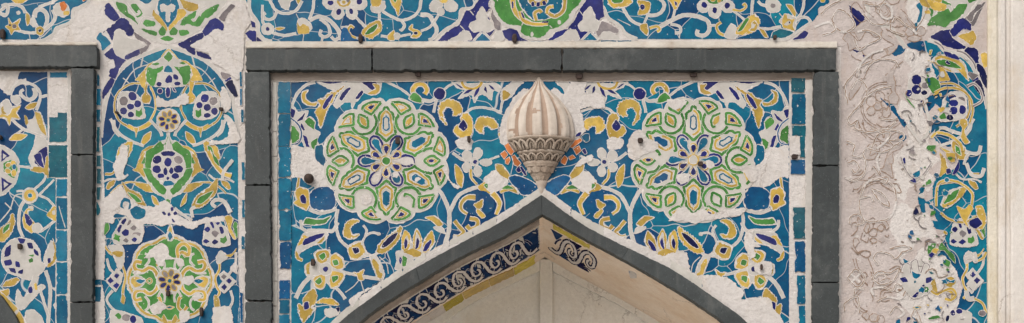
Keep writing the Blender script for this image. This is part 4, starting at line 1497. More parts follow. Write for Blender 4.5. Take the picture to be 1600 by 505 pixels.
# ---- pilaster panel between the frames (its design repeats, badly worn, on the right)
PIL_FIELD = '''
@tile_field
! 0 0 1
f F 262,74 290,82 322,96 346,117 360,142 369,180 372,250 372,420 372,560 164,560 164,330 161,250 158,205 166,160 182,120 206,96 236,82
@outline_band
s W w=5.5 262,72 234,82 204,96 182,118 168,150 160,190 158,215
s W w=5.5 262,72 292,82 322,96 345,118 360,145 369,185 372,215
s W w=1.8 236,100 212,108 196,128 186,150 184,170
s W w=1.8 290,100 314,108 332,128 342,150 344,172
s W w=2.2 300,88 305,106
s W w=2.2 224,86 220,104
s W w=1.4 192,122 202,130
s W w=1.4 336,122 326,130
'''
PIL_TOP = '''
@quatrefoil
! 0 0 4
f W r=.5 690,-120 705,0 722,50 770,122 832,192 902,237 970,262 1050,274 1140,254 1232,197 1292,152 1372,82 1422,0 1440,-120
f G h=0 725,12 790,30 802,80 842,110 866,157 830,132 780,97 738,60
f G h=0 818,30 850,23 892,85 860,112 828,75
f T h=.8 983,20 1010,-10 1100,-10 1122,50 1092,120 1050,172 1010,130 978,70
f W r=.6 1003,35 1020,25 1045,38 1070,25 1095,40 1080,75 1062,75 1060,132 1040,132 1036,75 1010,70
f Y h=.4 958,60 990,92 1040,160 1045,197 1000,152 953,100
f Y h=.4 1112,58 1150,58 1167,90 1120,132 1060,192 1055,165 1102,110
f Y z=.4 h=.4 1118,-10 1160,8 1242,30 1232,62 1190,72 1148,50
f G h=0 r=.8 1148,112 1200,80 1252,58 1242,90 1282,110 1240,172 1180,157 1118,162
f G h=0 1248,102 1292,58 1372,22 1362,62 1300,112
f G h=0 r=.8 868,180 900,178 982,200 977,227 928,212
f G h=0 r=.8 893,150 910,123 967,135 972,162 918,167
f G h=.4 988,200 1015,163 1037,190 1032,222 1003,224
f G h=.4 1058,200 1085,168 1112,190 1102,217 1068,222
f G h=.4 998,242 1040,223 1087,240 1060,257 1028,257
f G h=.2 1118,190 1172,188 1182,212 1128,227
f T h=.4 858,-20 952,-20 940,15 900,26
s W w=3.6 790,20 830,70 850,92 872,80 862,66
s W w=3.6 1290,40 1240,70 1232,100 1212,130 1200,118
s W w=3 870,160 900,110 960,120
@clover
f B r=.7 h=.5 652,40 680,18 742,95 748,120 710,137 658,90
f B r=.7 h=.5 642,207 690,163 760,108 802,130 838,190 827,222 790,227 750,180 700,252 668,200
f K r=.8 h=.3 838,200 902,240 942,270 920,312 880,342 868,310 918,280 850,240
f W r=.6 708,272 716,200 740,182 776,196 802,238 850,250 905,275 850,312 792,335 772,362 735,358 705,315
f T h=.5 598,240 630,203 693,270 640,317 628,270
@clover
f B r=.7 h=.5 1280,172 1310,128 1350,112 1397,150 1397,192 1350,182 1290,232 1263,200
f B r=.7 h=.5 1112,275 1180,238 1262,203 1272,235 1190,285 1222,310 1217,347 1190,332 1138,300
f B r=.7 h=.5 1228,320 1300,340 1328,377 1240,352
f K r=.8 h=.3 1368,110 1440,28 1472,40 1430,80 1400,137
f B h=.4 1528,210 1560,190 1600,195 1600,282 1565,250
@clover
f B r=.7 h=.5 652,342 700,298 722,340 752,360 785,377 760,412 720,492 678,477 680,440 717,420 712,380 680,367
f B r=.7 h=.4 778,366 790,345 867,308 872,340 800,372
f B r=.7 h=.4 ~
@spandrel_strip
! 0 120 4
f B h=.4 638,100 660,50 690,8 717,20 702,60 643,142
f B h=.4 1398,0 1440,0 1447,20 1410,32
f N h=.4 1408,45 1452,18 1487,120 1460,122
f K h=.4 1375,-10 1385,-30 1445,-10 1430,5 1405,20
'''
PIL_TOP = PIL_TOP.replace("f B r=.7 h=.4 ~\n", "")
PIL = '''
@vine
! 0 120 4
~ 1052
s Y w=2.6 h=.7 960,50 900,45 830,42 770,70 727,120 715,200 742,270 800,312
s Y w=5.5>6 h=.8 798,306 850,328 910,307 948,278
f Y h=.7 836,320 868,320 856,350 850,380 846,350
s Y w=2.4 h=.7 938,60 965,120 972,200 940,272
f Y h=.9 868,-10 900,-20 920,30 918,90 943,130 932,167 893,162 883,125 905,95 888,40
s W w=4 938,270 1000,340 1012,372
s W w=4 690,262 742,350 820,402 900,432
s W w=6>4 708,270 716,330 750,372
@leaf
f Y h=1.2 883,412 900,370 943,343 937,390 902,422
@leaf
f Y z=.7 h=1 728,512 750,440 800,410 827,408 820,460 790,512
f G h=.9 768,492 780,445 805,428 802,470
@leaf
! 0 240 4
~ 1052
f Y h=1 663,217 680,180 722,163 712,195 680,224
s Y w=3 h=.8 655,128 700,126 722,103
s W w=2.5 640,180 690,160 760,160 800,130
s Y w=2 h=.8 690,250 740,205 800,180 860,182 900,190
~
@heart_flower
! 0 240 4
~ 1052
f W r=.4 1060,-130 1035,-85 1000,-75 955,-45 905,-15 880,20 850,95 880,130 910,170 960,240 1020,270 1060,280
f Y h=.5 905,-8 870,30 850,90 828,102 870,122 908,152 898,100 895,50
f Y h=.4 970,-50 930,-45 890,-18 872,20 884,10 905,-12 940,-28
f G h=.3 1052,-118 1030,-52 1020,-22 962,18 956,60 942,92 908,92 912,-10 962,-42 1000,-78 1035,-60
f G h=.5 893,93 940,98 978,150 1040,225 1025,258 990,242 928,170
f G h=.4 883,62 905,18 907,60
f Y z=.4 h=.6 838,190 870,182 930,195 957,240 915,237 880,217
~
f W r=.4 1050,-25 1010,-12 965,20 945,80 960,140 1010,180 1050,195 1090,180 1140,140 1160,80 1140,20 1090,-12
f T h=.6 1030,172 1070,170 1090,195 1040,205 1018,195
@grape_cluster
f B h=.2 1005,-5 1050,-20 1095,-5 1080,18 1050,14 1020,16
o B 983,38 26,22 a=-30
o B 1050,55 21,26
o K 1115,40 26,21 a=30
o B 980,98 24,22
o B 1116,98 26,22
o B 1034,112 12,22
o B 1070,108 12,20
o B 1005,140 20,14
o B 1096,140 22,16
o B 1049,155 8,10
f G h=1 1040,285 1065,290 1058,320 1040,310
@grape_cluster
! 0 120 4
f W r=.5 735,140 760,95 830,95 880,140 910,250 860,265 780,255 735,215
o K 773,152 24,26 a=15
o B 828,122 22,26 a=-30
o B 860,170 20,20
o B 816,186 20,18
o B 772,214 20,20
o B 818,236 18,16
f G h=.5 p 848,205 870,215 885,190 890,235 870,255 848,245
@grape_cluster
f W r=.5 1370,140 1340,95 1270,95 1225,140 1205,245 1245,270 1325,260 1365,225
o K 1335,152 24,24
o B 1280,135 22,25 a=25
o B 1246,178 18,18
o B 1295,192 20,20
o B 1342,216 20,20
o B 1295,242 20,14
f G h=.5 p 1222,205 1240,215 1255,195 1262,240 1240,258 1222,245
@grape_cluster
f B h=1 980,45 995,30 1010,45 995,62
f B h=1 1035,80 1050,62 1066,80 1058,125 1040,125
f B h=1 1088,38 1110,30 1128,42 1112,60 1090,55
o B 1000,90 14,14
f B h=1 1075,62 1090,75 1100,95 1085,90
f B h=1 1035,0 1055,-8 1075,10 1060,30 1040,25
f B h=1 1085,-8 1105,-4 1112,20 1095,15
! 150 60 6.646
@heart_flower
f W r=.4 752,98 830,200 920,245 985,280 995,360 960,450 900,500 620,500 520,450 515,340 560,280 680,200
f Y z=.4 h=.5 608,238 550,270 500,330 440,400 408,432 450,442 470,492 500,515 520,462 512,370 540,300
f G h=.4 540,298 600,318 660,300 700,283 692,330 640,372 627,430 605,492 570,492 525,452 518,370
f G h=.4 808,288 860,300 972,278 987,350 972,442 940,477 905,482 890,402 848,340
f Y z=.4 h=.5 872,230 940,240 1000,290 1052,330 1102,432 1050,442 990,442 1000,362 975,282 920,250
f G h=.6 755,138 802,190 750,247 703,195
f G h=.2 578,267 640,248 662,265 620,282
f G h=.2 863,255 900,243 932,265 890,272
f T h=.5 r=.5 700,350 720,300 750,278 785,310 795,355
f B h=.6 722,420 758,380 790,400 792,452 745,467 718,450
o B 828,402 34,24 a=40
o B 655,475 28,24
o B 845,470 34,22
s Y w=1.6 h=.3 680,195 755,118 850,215
@quatrefoil
! 0 0 1
f W h=0 r=.4 266.0,349.0 272.0,366.0 277.9,367.7 283.3,370.3 288.2,374.1 293.4,376.4 299.5,377.2 305.2,379.3 310.4,382.4 315.0,386.4 318.9,391.2 321.9,396.6 324.0,402.5 324.8,408.7 327.0,414.1 330.7,419.1 333.2,424.8 334.8,430.8 335.4,437.0 334.8,443.2 333.2,449.2 330.7,454.9 327.0,459.9 324.8,465.3 324.0,471.5 321.9,477.4 318.9,482.8 315.0,487.6 310.4,491.6 305.2,494.7 299.5,496.8 293.4,497.6 288.2,499.9 283.3,503.7 277.9,506.3 272.0,508.0 266.0,508.5 260.0,508.0 254.1,506.3 248.7,503.7 243.8,499.9 238.6,497.6 232.5,496.8 226.8,494.7 221.6,491.6 217.0,487.6 213.1,482.8 210.1,477.4 208.0,471.5 207.2,465.3 205.0,459.9 201.3,454.9 198.8,449.2 197.2,443.2 196.6,437.0 197.2,430.8 198.8,424.8 201.3,419.1 205.0,414.1 207.2,408.7 208.0,402.5 210.1,396.6 213.1,391.2 217.0,386.4 221.6,382.4 226.8,379.3 232.5,377.2 238.6,376.4 243.8,374.1 248.7,370.3 254.1,367.7 260.0,366.0
f Y h=0 r=.3 266.0,353.0 271.8,368.5 277.4,370.1 282.7,372.8 287.4,376.5 292.4,378.6 298.3,379.4 303.8,381.4 308.8,384.4 313.3,388.2 317.1,392.8 319.9,398.1 321.9,403.7 322.6,409.8 324.7,415.0 328.3,419.8 330.9,425.2 332.4,431.0 332.9,437.0 332.4,443.0 330.9,448.8 328.3,454.2 324.7,459.0 322.6,464.2 321.9,470.3 319.9,475.9 317.1,481.2 313.3,485.8 308.8,489.6 303.8,492.6 298.3,494.6 292.4,495.4 287.4,497.5 282.7,501.2 277.4,503.9 271.8,505.5 266.0,506.0 260.2,505.5 254.6,503.9 249.3,501.2 244.6,497.5 239.6,495.4 233.7,494.6 228.2,492.6 223.2,489.6 218.7,485.8 214.9,481.2 212.1,475.9 210.1,470.3 209.4,464.2 207.3,459.0 203.7,454.2 201.1,448.8 199.6,443.0 199.1,437.0 199.6,431.0 201.1,425.2 203.7,419.8 207.3,415.0 209.4,409.8 210.1,403.7 212.1,398.1 214.9,392.8 218.7,388.2 223.2,384.4 228.2,381.4 233.7,379.4 239.6,378.6 244.6,376.5 249.3,372.8 254.6,370.1 260.2,368.5
f G h=.6 r=.4 266.0,361.0 271.4,372.9 276.7,374.4 281.6,376.9 286.0,380.5 290.7,382.5 296.2,383.2 301.3,385.0 306.1,387.7 310.3,391.3 313.8,395.6 316.5,400.6 318.2,405.9 318.9,411.6 320.8,416.4 324.3,420.9 326.7,426.0 328.2,431.4 328.7,437.0 328.2,442.6 326.7,448.0 324.3,453.1 320.8,457.6 318.9,462.4 318.2,468.1 316.5,473.4 313.8,478.4 310.3,482.7 306.1,486.3 301.3,489.0 296.2,490.8 290.7,491.5 286.0,493.5 281.6,497.1 276.7,499.6 271.4,501.1 266.0,501.6 260.6,501.1 255.3,499.6 250.4,497.1 246.0,493.5 241.3,491.5 235.8,490.8 230.7,489.0 225.9,486.3 221.7,482.7 218.2,478.4 215.5,473.4 213.8,468.1 213.1,462.4 211.2,457.6 207.7,453.1 205.3,448.0 203.8,442.6 203.3,437.0 203.8,431.4 205.3,426.0 207.7,420.9 211.2,416.4 213.1,411.6 213.8,405.9 215.5,400.6 218.2,395.6 221.7,391.3 225.9,387.7 230.7,385.0 235.8,383.2 241.3,382.5 246.0,380.5 250.4,376.9 255.3,374.4 260.6,372.9
@quatrefoil_scroll
! 0 379 4
~ 1060
s Y w=4.6 h=1.6 885,125 850,120 838,145 852,172 895,178 935,158 972,182 985,222
s Y w=4.4 h=1.6 885,352 850,360 838,335 852,306 895,300 935,322 975,296 988,262
f W r=.4 815,215 870,208 912,240 880,277 840,292 812,250
f Y h=0 822,225 850,213 905,238 880,268 845,282 820,252
f T h=.7 848,240 875,228 908,238 880,258
s Y w=2 h=.6 912,240 935,225 950,240 935,256 915,242
s Y w=4.4 h=.9 955,90 980,60 1008,85 1000,130 975,140
s Y w=4.4 h=.9 950,400 975,430 1005,405 1000,352 985,340
~
s Y w=5 h=.9 1110,80 1112,32 1150,8 1182,35 1176,78 1150,62
f Y h=.8 1030,405 1060,395 1090,405 1060,420
f T h=.4 1042,406 1060,400 1078,406 1060,412
f Y h=.5 1025,450 1050,500 1030,510 1010,480
f Y h=.5 1095,450 1070,500 1090,510 1112,480
f W r=.5 1055,-70 1040,-40 1052,-10 1075,-12 1085,-40
f T h=.5 1062,-66 1048,-42 1062,-12 1080,-40
~ 1060
s W w=3.2 905,150 930,120 925,80 905,70
s W w=3.2 905,335 930,370 925,410 905,425
s W w=3 985,150 1010,180 1030,150 1020,110
s W w=3 985,340 1010,305 1030,335 1025,375
s W w=2.6 830,190 860,195 900,190
s W w=2.6 830,300 860,290 900,292
~
f P r=1.2 830,190 850,175 880,180 870,200 840,205
f P r=1.2 1200,340 1235,310 1262,330 1240,360 1215,365
% 1060,240 19
@diamond
! 0 379 4
f W r=.3 p 662,240 732,162 770,202 758,245 722,308
f B h=0 r=.3 p 672,240 690,215 712,240 690,260
f B h=0 r=.3 p 712,210 730,188 747,205 730,227
f B h=0 r=.3 p 705,270 725,248 747,265 728,292
@diamond
f W r=.3 p 1368,205 1400,178 1475,242 1402,318 1366,285 1392,242
f K h=0 r=.3 p 1380,215 1400,195 1418,213 1400,232
f B h=0 r=.3 p 1412,240 1432,222 1450,240 1432,260
f B h=0 r=.3 p 1382,280 1402,258 1420,278 1402,300
@vine
s Y w=3 h=.8 1365,95 1372,165 1345,220 1352,270 1372,310 1350,352
s Y w=3 h=.8 745,95 772,165 785,215 775,270 768,320 778,352
s W w=3.4 668,100 685,160 712,190
s W w=3.4 705,300 668,350 690,400 740,440
s W w=3.4 1475,60 1470,140 1430,200
s W w=3.4 1440,300 1455,360 1430,420
@leaf
f W r=1 676,20 758,18 778,60 772,130 745,170 700,60
f Y z=.4 h=.3 697,72 740,52 767,70 752,92 728,86
s Y w=2.2 h=.5 660,20 680,62 705,76
f W r=1 1352,92 1380,52 1425,90 1400,112 1362,135
f Y h=.4 1408,80 1450,70 1478,35 1470,60 1440,92
f Y h=.6 1338,330 1365,340 1375,400 1340,402
f Y h=.6 765,320 782,345 775,385 755,370
@grape_cluster
f W r=.6 690,425 760,430 880,470 885,520 700,520
f G h=.3 718,455 740,440 762,462 745,482
o K 790,470 25,20
o B 832,480 18,22
@grape_cluster
! 150 330 6.646
f W r=.6 250,110 300,60 440,90 495,160 490,260 450,330 260,345 180,330 170,250 215,180
f B h=.3 255,120 300,70 318,90 290,140
f K h=.3 315,158 340,100 372,85 360,130
f B h=.3 400,112 440,110 468,160 445,192 435,150
f B h=.3 218,190 245,140 270,150 240,228
f K h=.3 355,178 390,142 420,172 395,205
f B h=.3 265,220 310,185 345,200 335,250 290,258
f K h=.3 365,245 400,220 462,225 455,262 410,238
f K h=.3 278,305 305,280 342,305 320,328
f B h=.3 368,300 395,272 428,290 400,325
f G h=.5 p 198,232 225,250 255,255 245,320 212,305 180,290
@grape_cluster
f W r=.6 1120,230 1140,130 1200,80 1290,70 1340,130 1395,300 1385,355 1260,375 1110,345
f B h=.3 1172,95 1200,92 1230,165 1210,178
f B h=.3 1232,100 1262,82 1288,120 1260,148
f B h=.3 1122,190 1160,158 1190,190 1160,222
f B h=.3 1278,170 1310,158 1330,220 1300,242
f K h=.3 1195,225 1235,198 1278,230 1240,275
f B h=.3 1110,315 1140,288 1178,315 1145,340
f B h=.3 1195,322 1235,292 1272,318 1232,348
f G h=.5 p 1290,275 1325,275 1345,250 1365,305 1330,340 1290,325
@leaf
f Y h=.8 1335,60 1380,45 1425,80 1400,170 1455,285 1430,290 1380,210 1360,140
f G h=.6 1420,160 1440,110 1470,130 1468,280 1440,230
f G h=.6 85,250 92,135 130,125 138,190
f Y h=.3 150,70 165,95 190,105 160,130
f T h=.6 1275,65 1320,90 1345,160 1310,140
f T h=.6 105,300 140,285 155,320 115,370
s Y w=3 h=.6 95,370 130,415 165,440
f Y z=.4 h=.6 160,430 210,415 272,425 268,465 230,475 190,455
'''
PIL_LOSS = '''
@plaster_patch
! 0 240 4
f P r=1.7 600,380 640,300 700,240 752,195 785,240 800,270 870,325 910,328 960,332 1025,290 1080,330 1112,385 1205,425 1290,400 1400,392 1400,425 1285,430 1205,472 1130,452 1090,440 1000,450 935,440 900,445 890,490 790,395 730,400 700,440 655,430 640,520 600,520
@tile_piece
f T h=1 813,352 850,328 907,350 907,392 870,412 828,402
f T h=1 708,390 730,375 790,388 770,400 715,402
f T h=.8 748,330 770,275 812,290 820,340 800,350 808,310 780,300 766,325 775,345
@flower
f B h=.6 1012,365 1028,362 1040,382 1022,384
f B h=.6 1045,378 1058,368 1068,385 1052,392
f B h=.6 1065,340 1080,332 1085,355 1070,360
f B h=.6 1082,372 1098,360 1112,378 1090,386
f B h=.6 1070,408 1082,408 1095,430 1080,430
@leaf
f Y h=1 1128,332 1140,290 1167,248 1162,302
f Y h=1 948,263 975,278 997,327 960,312
f Y z=.7 h=1 1203,332 1215,290 1250,250 1310,210 1358,156 1352,240 1310,292 1250,337
f G h=.9 1223,312 1250,270 1332,233 1310,272 1260,312
f Y z=.7 h=1 763,178 800,220 870,250 902,310 912,327 858,312 800,262
f G h=.9 798,240 850,263 887,302 850,302 813,265
s W w=4.5 1205,400 1195,350 1220,335
s W w=4 1090,340 1140,380 1200,418
s W w=7>4 1440,370 1400,300 1350,290 1325,315 1350,335
s Y w=5.5 h=1.6 1300,-15 1340,60 1390,120 1445,142
f G h=.6 1325,-10 1362,40 1372,80 1340,50
s W w=4.5 1455,40 1400,110 1390,170
@plaster_patch
! 0 379 4
f P r=1.5 560,-20 655,-40 655,80 650,225 640,235 600,225 585,100
@plaster_patch
f P r=1.2 570,280 640,270 655,380 650,560 570,560
@plaster_patch
! 0 120 4
f P r=1.2 970,140 985,120 1020,140 1050,150 1100,135 1155,100 1182,130 1172,172 1130,175 1120,190 1060,185 980,188 972,150
@plaster_patch
f P r=1.4 1395,232 1440,250 1485,330 1500,400 1440,420 1350,422 1302,432 1320,395 1380,400 1425,370 1430,320
@plaster_patch
f P r=1.3 1378,90 1400,60 1440,130 1440,200 1390,225 1380,150
@plaster_patch
! 0 240 4
f P r=1.3 705,80 735,20 760,-60 800,-40 800,20 790,60 770,120 790,150 740,170 720,130
@plaster_patch
! 0 0 4
f P r=1.3 1192,283 1270,240 1352,180 1402,195 1420,110 1500,20 1532,30 1565,150 1530,200 1520,420 1480,500 1400,430 1330,395 1322,372 1300,335 1232,312
@plaster_patch
! 0 379 4
f P r=1.4 898,100 950,40 1010,0 1050,28 1062,90 1140,100 1152,140 1120,152 1085,105 1030,112 1020,152 985,140 958,92
@plaster_patch
f P r=1.2 935,400 1000,368 1042,400 1000,442 958,455
@plaster_patch
f P r=1.2 1120,430 1182,430 1180,480 1130,505
@plaster_patch
f P r=1.1 1135,225 1200,205 1215,240 1180,270 1140,255
@plaster_patch
f P r=1.4 1335,412 1430,400 1455,470 1440,560 1330,540
@plaster_patch
f P r=1.4 1440,150 1480,120 1485,200 1450,180
@daisy
! 0 120 4
% 1052,272 16.5
@border_tile
! 0 120 4
f T h=.5 p 606,0 612,-20 622,0 622,60 606,60
f T h=.5 p 603,75 630,75 630,180 603,180
f T h=.5 p 603,205 628,205 628,282 603,282
f E h=.5 p 604,312 624,312 622,470 602,470
f T h=.5 p 1498,-30 1510,-30 1514,60 1500,60
f T h=.5 p 1500,75 1512,75 1512,180 1500,180
f T h=.5 p 1505,205 1522,205 1525,285 1508,285
! 0 240 4
f E h=.5 p 602,10 630,10 630,85 602,85
f E h=.5 p 604,95 632,95 632,190 604,190
f E h=.5 p 604,210 630,210 622,290 604,290
f E h=.5 604,300 622,330 630,360 615,385 602,380
f T h=.5 p 1510,55 1530,55 1530,165 1512,165
f T h=.5 p 1512,290 1530,290 1530,400 1512,400
! 0 379 4
f T h=.5 p 590,232 632,230 632,265 590,267
f T h=.5 p 590,278 632,275 630,370 592,375
f T h=.5 p 1508,-40 1530,-40 1530,40 1510,40
f D h=.5 p 1498,310 1518,320 1518,500 1500,500
f T h=.5 p 1492,410 1500,412 1500,560 1488,560
'''
def T4(s): return s
prL = empty('tile_mosaic', at(265, 280, 0), 'tall tile panel between the two stone frames with grapes and green medallion', 'tile panel')
pp = Panel(prL)
pp.draw(PIL_FIELD); pp.draw(PIL_TOP); pp.draw(PIL)
pp.draw(PIL_LOSS); pp.end()

# ---- left edge panel
plL = empty('tile_mosaic', at(50, 300, 0), 'narrow tile panel cut by the left edge, with yellow star and ring flowers', 'tile panel')
lp = Panel(plL)
lp.draw('''
@tile_field
! 0 0 1
f F p -120,112 74,112 74,277 87,279 86,560 -120,560
@plaster_patch
! 0 100 3.367
f P r=1.6 -60,20 60,30 120,30 100,50 95,80 135,80 140,110 100,100 70,120 50,165 20,150 -60,60
@vine
s W w=4 55,165 75,120 130,97 190,122 212,170 192,245
s W w=7>4 180,125 185,165 155,190 118,170 108,148 125,135
f W r=.9 60,170 100,165 110,200 85,215 60,195
s W w=4 210,175 250,165
s W w=4 55,285 120,340 190,367 248,388
s W w=3 120,345 85,370
@leaf
f Y h=1.2 133,230 160,208 197,203 180,232 150,240
@flower
f W r=.6 5,205 40,185 68,225 108,215 90,260 105,290 60,290 50,325 30,290 -5,280
f Y z=.4 h=.2 60,240 107,220 85,255 102,287 60,280 50,322 35,287 -5,277 20,252
f W r=.5 10,200 40,188 62,230 42,272 15,252
f Y h=.2 5,235 18,215 20,245 35,265 12,262
@leaf
f Y h=1.2 48,397 80,368 142,373 110,400 60,402
@leaf
f W r=.8 140,300 175,290 190,250 215,262 240,340 245,385 200,365 150,345
f Y h=.3 183,253 212,265 237,340 242,378 213,350 193,300
f Y h=.3 128,270 140,275 150,310 135,320
@lily
f W r=.8 190,380 240,395 250,430 200,470 185,560 150,500 175,440
f B h=.6 183,520 188,480 215,450 248,438 248,560 205,545
! 0 250 3.885
f Y z=.4 h=.7 280,-15 292,-20 292,107 262,75 235,77 185,60 215,40 262,47 275,30
f B h=.7 205,-30 247,-40 268,47 237,32 215,0
@medallion
f W r=.3 -90,-60 0,-90 70,-60 110,-10 118,60 95,140 40,200 0,220 -90,200
f G h=.3 r=.4 22,20 60,0 97,15 107,60 87,112 50,92 23,70
o Y 50,30 17,13 a=-30
o Y 80,18 15,14
o Y 48,68 18,14 a=20
o Y 84,80 15,20
o T 86,42 12,16
f B h=0 r=.3 p 8,105 74,145 12,195
f W r=.2 p 22,130 52,148 24,172
f B h=0 r=.3 p 8,-70 60,-25 8,12
f W r=.2 p 18,-40 42,-24 18,-6
f B h=0 p -30,-60 0,-60 0,190 -30,190
s W w=1.5 2,-60 2,190
@vine
s W w=3 115,38 200,50
s W w=3.2 205,180 262,130 280,92
s W w=2.6 235,215 330,120
s W w=2.6 100,190 140,190 160,205
s W w=3 230,212 292,240 332,290 335,320
s W w=3.5 332,370 275,415 240,435
s W w=4.5 152,240 122,300 115,400 140,470
s W w=2 -10,385 60,300 90,220 150,205
s W w=2 30,260 70,300
@ring_flower
o W 182,216 46,46
o Y 182,216 37,37 h=0
o T 182,216 13,13 h=.7
@bud
f Y z=.5 h=1 190,280 200,300 170,310 165,350 200,372 222,412 190,442 150,412 138,360 155,310
f B h=.7 150,328 172,335 198,380 180,402 158,380
f W r=.8 195,400 230,383 258,410 235,442 203,437
f W r=.6 170,275 195,285 200,300 182,300
@leaf
f W r=.6 285,335 335,275 345,375
f Y z=.5 h=.3 318,290 338,285 338,372 308,350 283,335
f W r=.6 315,310 335,305 335,335 320,330
@leaf
f Y z=1 h=1.1 75,326 88,380 60,452 20,495 -10,485 -5,430 50,380
f G h=.9 62,383 50,420 20,447 22,410
! 0 375 3.885
@flower
f W r=.9 15,60 60,5 120,-15 200,5 242,65 248,130 278,150 252,202 180,245 100,217 40,192 8,130
f B h=.3 23,105 35,48 67,30 62,92
f B h=.3 23,128 65,118 73,150 35,157
f B h=.3 53,170 90,173 97,202 65,192
f B h=.3 93,130 115,133 123,165 95,162
f B h=.3 113,185 142,178 137,207 110,202
f B h=.3 108,-10 157,-5 142,22 118,20
f B h=.3 163,18 195,18 203,52 175,52
f B h=.3 203,53 230,70 234,97 212,87
f G h=.3 173,95 205,88 202,102
f G h=.3 173,120 195,108 203,130 180,140
@leaf
f Y z=.5 h=1 17,282 40,250 100,230 118,245 80,277
f Y z=.5 h=1 0,315 52,298 52,330 30,348
@stem
s W w=9 220,220 200,270 175,330 145,395
f W r=1 110,300 138,350 165,330 250,270 275,290 235,320 165,400 130,425 98,400 98,320
f B h=.5 172,290 195,278 198,320 175,322
f Y h=.2 205,265 220,262 228,300 212,305
f W r=1 160,430 205,425 255,470 262,520 150,530 150,470
s W w=5 275,185 305,300 290,520
s W w=4 240,290 280,420 295,460
@leaf
f W r=.8 265,110 310,5 343,60 345,130 290,165
f Y z=.5 h=.2 320,-10 330,20 342,60 345,115 300,162 283,157 320,120 330,60
f B h=.5 p 288,112 308,108 308,137 290,142
@plaster_patch
f P r=1.2 355,240 385,210 405,230 405,262 380,272
@plaster_patch
f P r=1.2 318,295 350,288 385,330 360,335
@plaster_patch
f P r=1.2 325,395 350,368 357,410 345,440
@edge_band
! 0 375 3.885
f Y p h=1 -60,250 100,408 152,488 180,560 150,560 -60,300
f W r=.3 p 85,440 105,420 118,432 96,458
@dirt_band
! 0 0 1
f R r=.5 p -120,100 110,100 110,111 60,112 0,111 -120,112
@plaster_patch
! 0 0 1
f P r=.8 p 75,122 107,120 107,178 98,176 90,180 76,178
''')
border_column(lp, [(78, 113, 105, 121.5, 'T'), (77, 183, 105, 222, 'E'), (90, 176, 105, 186, 'E'), (76, 227, 106, 277, 'E'), (88, 280, 105, 307, 'T'), (88, 309, 105, 358, 'T'), (87.5, 360, 105, 408, 'T'),
                   (88, 410, 106, 460, 'T'), (88, 462, 106, 560, 'T')])
lp.draw('''
@side_strip
! 0 0 1
f W r=.3 p 105.5,112 110,106 110,560 106.5,560
@scratch
s W w=1.4 92,322 97,340 102,356
''')
lp.end()
edge = [( -60, 330), (100, 445), (135, 505), (165, 600), (0, 600), (-60, 600)]
ar2 = empty('stone_arch', at(5, 490, 0), 'corner of a second dark stone arch at the lower left edge', 'arch')
m = MB()
el = rough(lin([(-60, 428), (-15, 448), (2, 463), (24, 494), (36, 520), (48, 560), (-10, 560), (-60, 520)], True, 6), .4, .1)
Pf = [at(*q, -0.02) for q in el]; m.prism(Pf, [Vector((p.x, .01, p.z)) for p in Pf])
m.build('stone_block', M['S'], ar2, fixn=True, bevel=.002)

# ---- frieze above the left frame
lfr = empty('tile_mosaic', at(60, 30, 0), 'corner of a turquoise tile frieze above the left stone lintel', 'tile panel')
fp2 = Panel(lfr)
fp2.draw('''
@tile_field
! 0 0 4
f F -480,-160 600,-160 565,0 500,40 452,62 440,132 352,172 332,212 260,252 60,247 -480,250
@vine
s W w=5 600,-120 560,5 500,45 458,65 446,135 355,178 335,215 262,255 170,256
s W w=7>5 215,110 222,75 250,58 285,80 295,130 275,180
s W w=5 270,195 330,140 345,100 330,60
s W w=4.5 160,80 130,40 60,30 0,70
s W w=5 -40,60 30,95 50,60 40,30 10,40
s W w=4 110,190 170,205 225,205
s W w=1.2 180,205 190,250
s W w=1.2 245,220 255,250
s W w=4 400,-40 330,10 240,45
@flower
f Y z=.4 h=1.1 52,113 75,150 127,118 110,160 127,190 85,195 70,215 60,190 35,165 60,155
o K 90,165 14,14 h=.4
o N 62,158 7,7 h=.2
@flower
f Y h=1.1 r=.4 225,175 250,165 272,180 275,205 255,222 228,210
o N 250,192 10,9 h=.8
@bud
f Y h=1.1 165,75 185,100 188,140 170,160 162,120
o W 115,80 14,13
f W r=1 205,95 230,150 240,165 215,170 190,150
@leaf
f W r=.8 335,40 375,15 420,30 435,80 400,105 345,90
f O h=.2 372,20 400,10 420,40 400,75 380,60
f Y h=.2 395,70 432,70 430,92 400,95
f Y h=1 70,-10 180,-10 140,20 100,22
f O h=.6 510,-20 545,-10 520,10
@plaster_patch
f P r=1.5 330,-40 345,10 320,30 330,-40
''')
fp2.end()

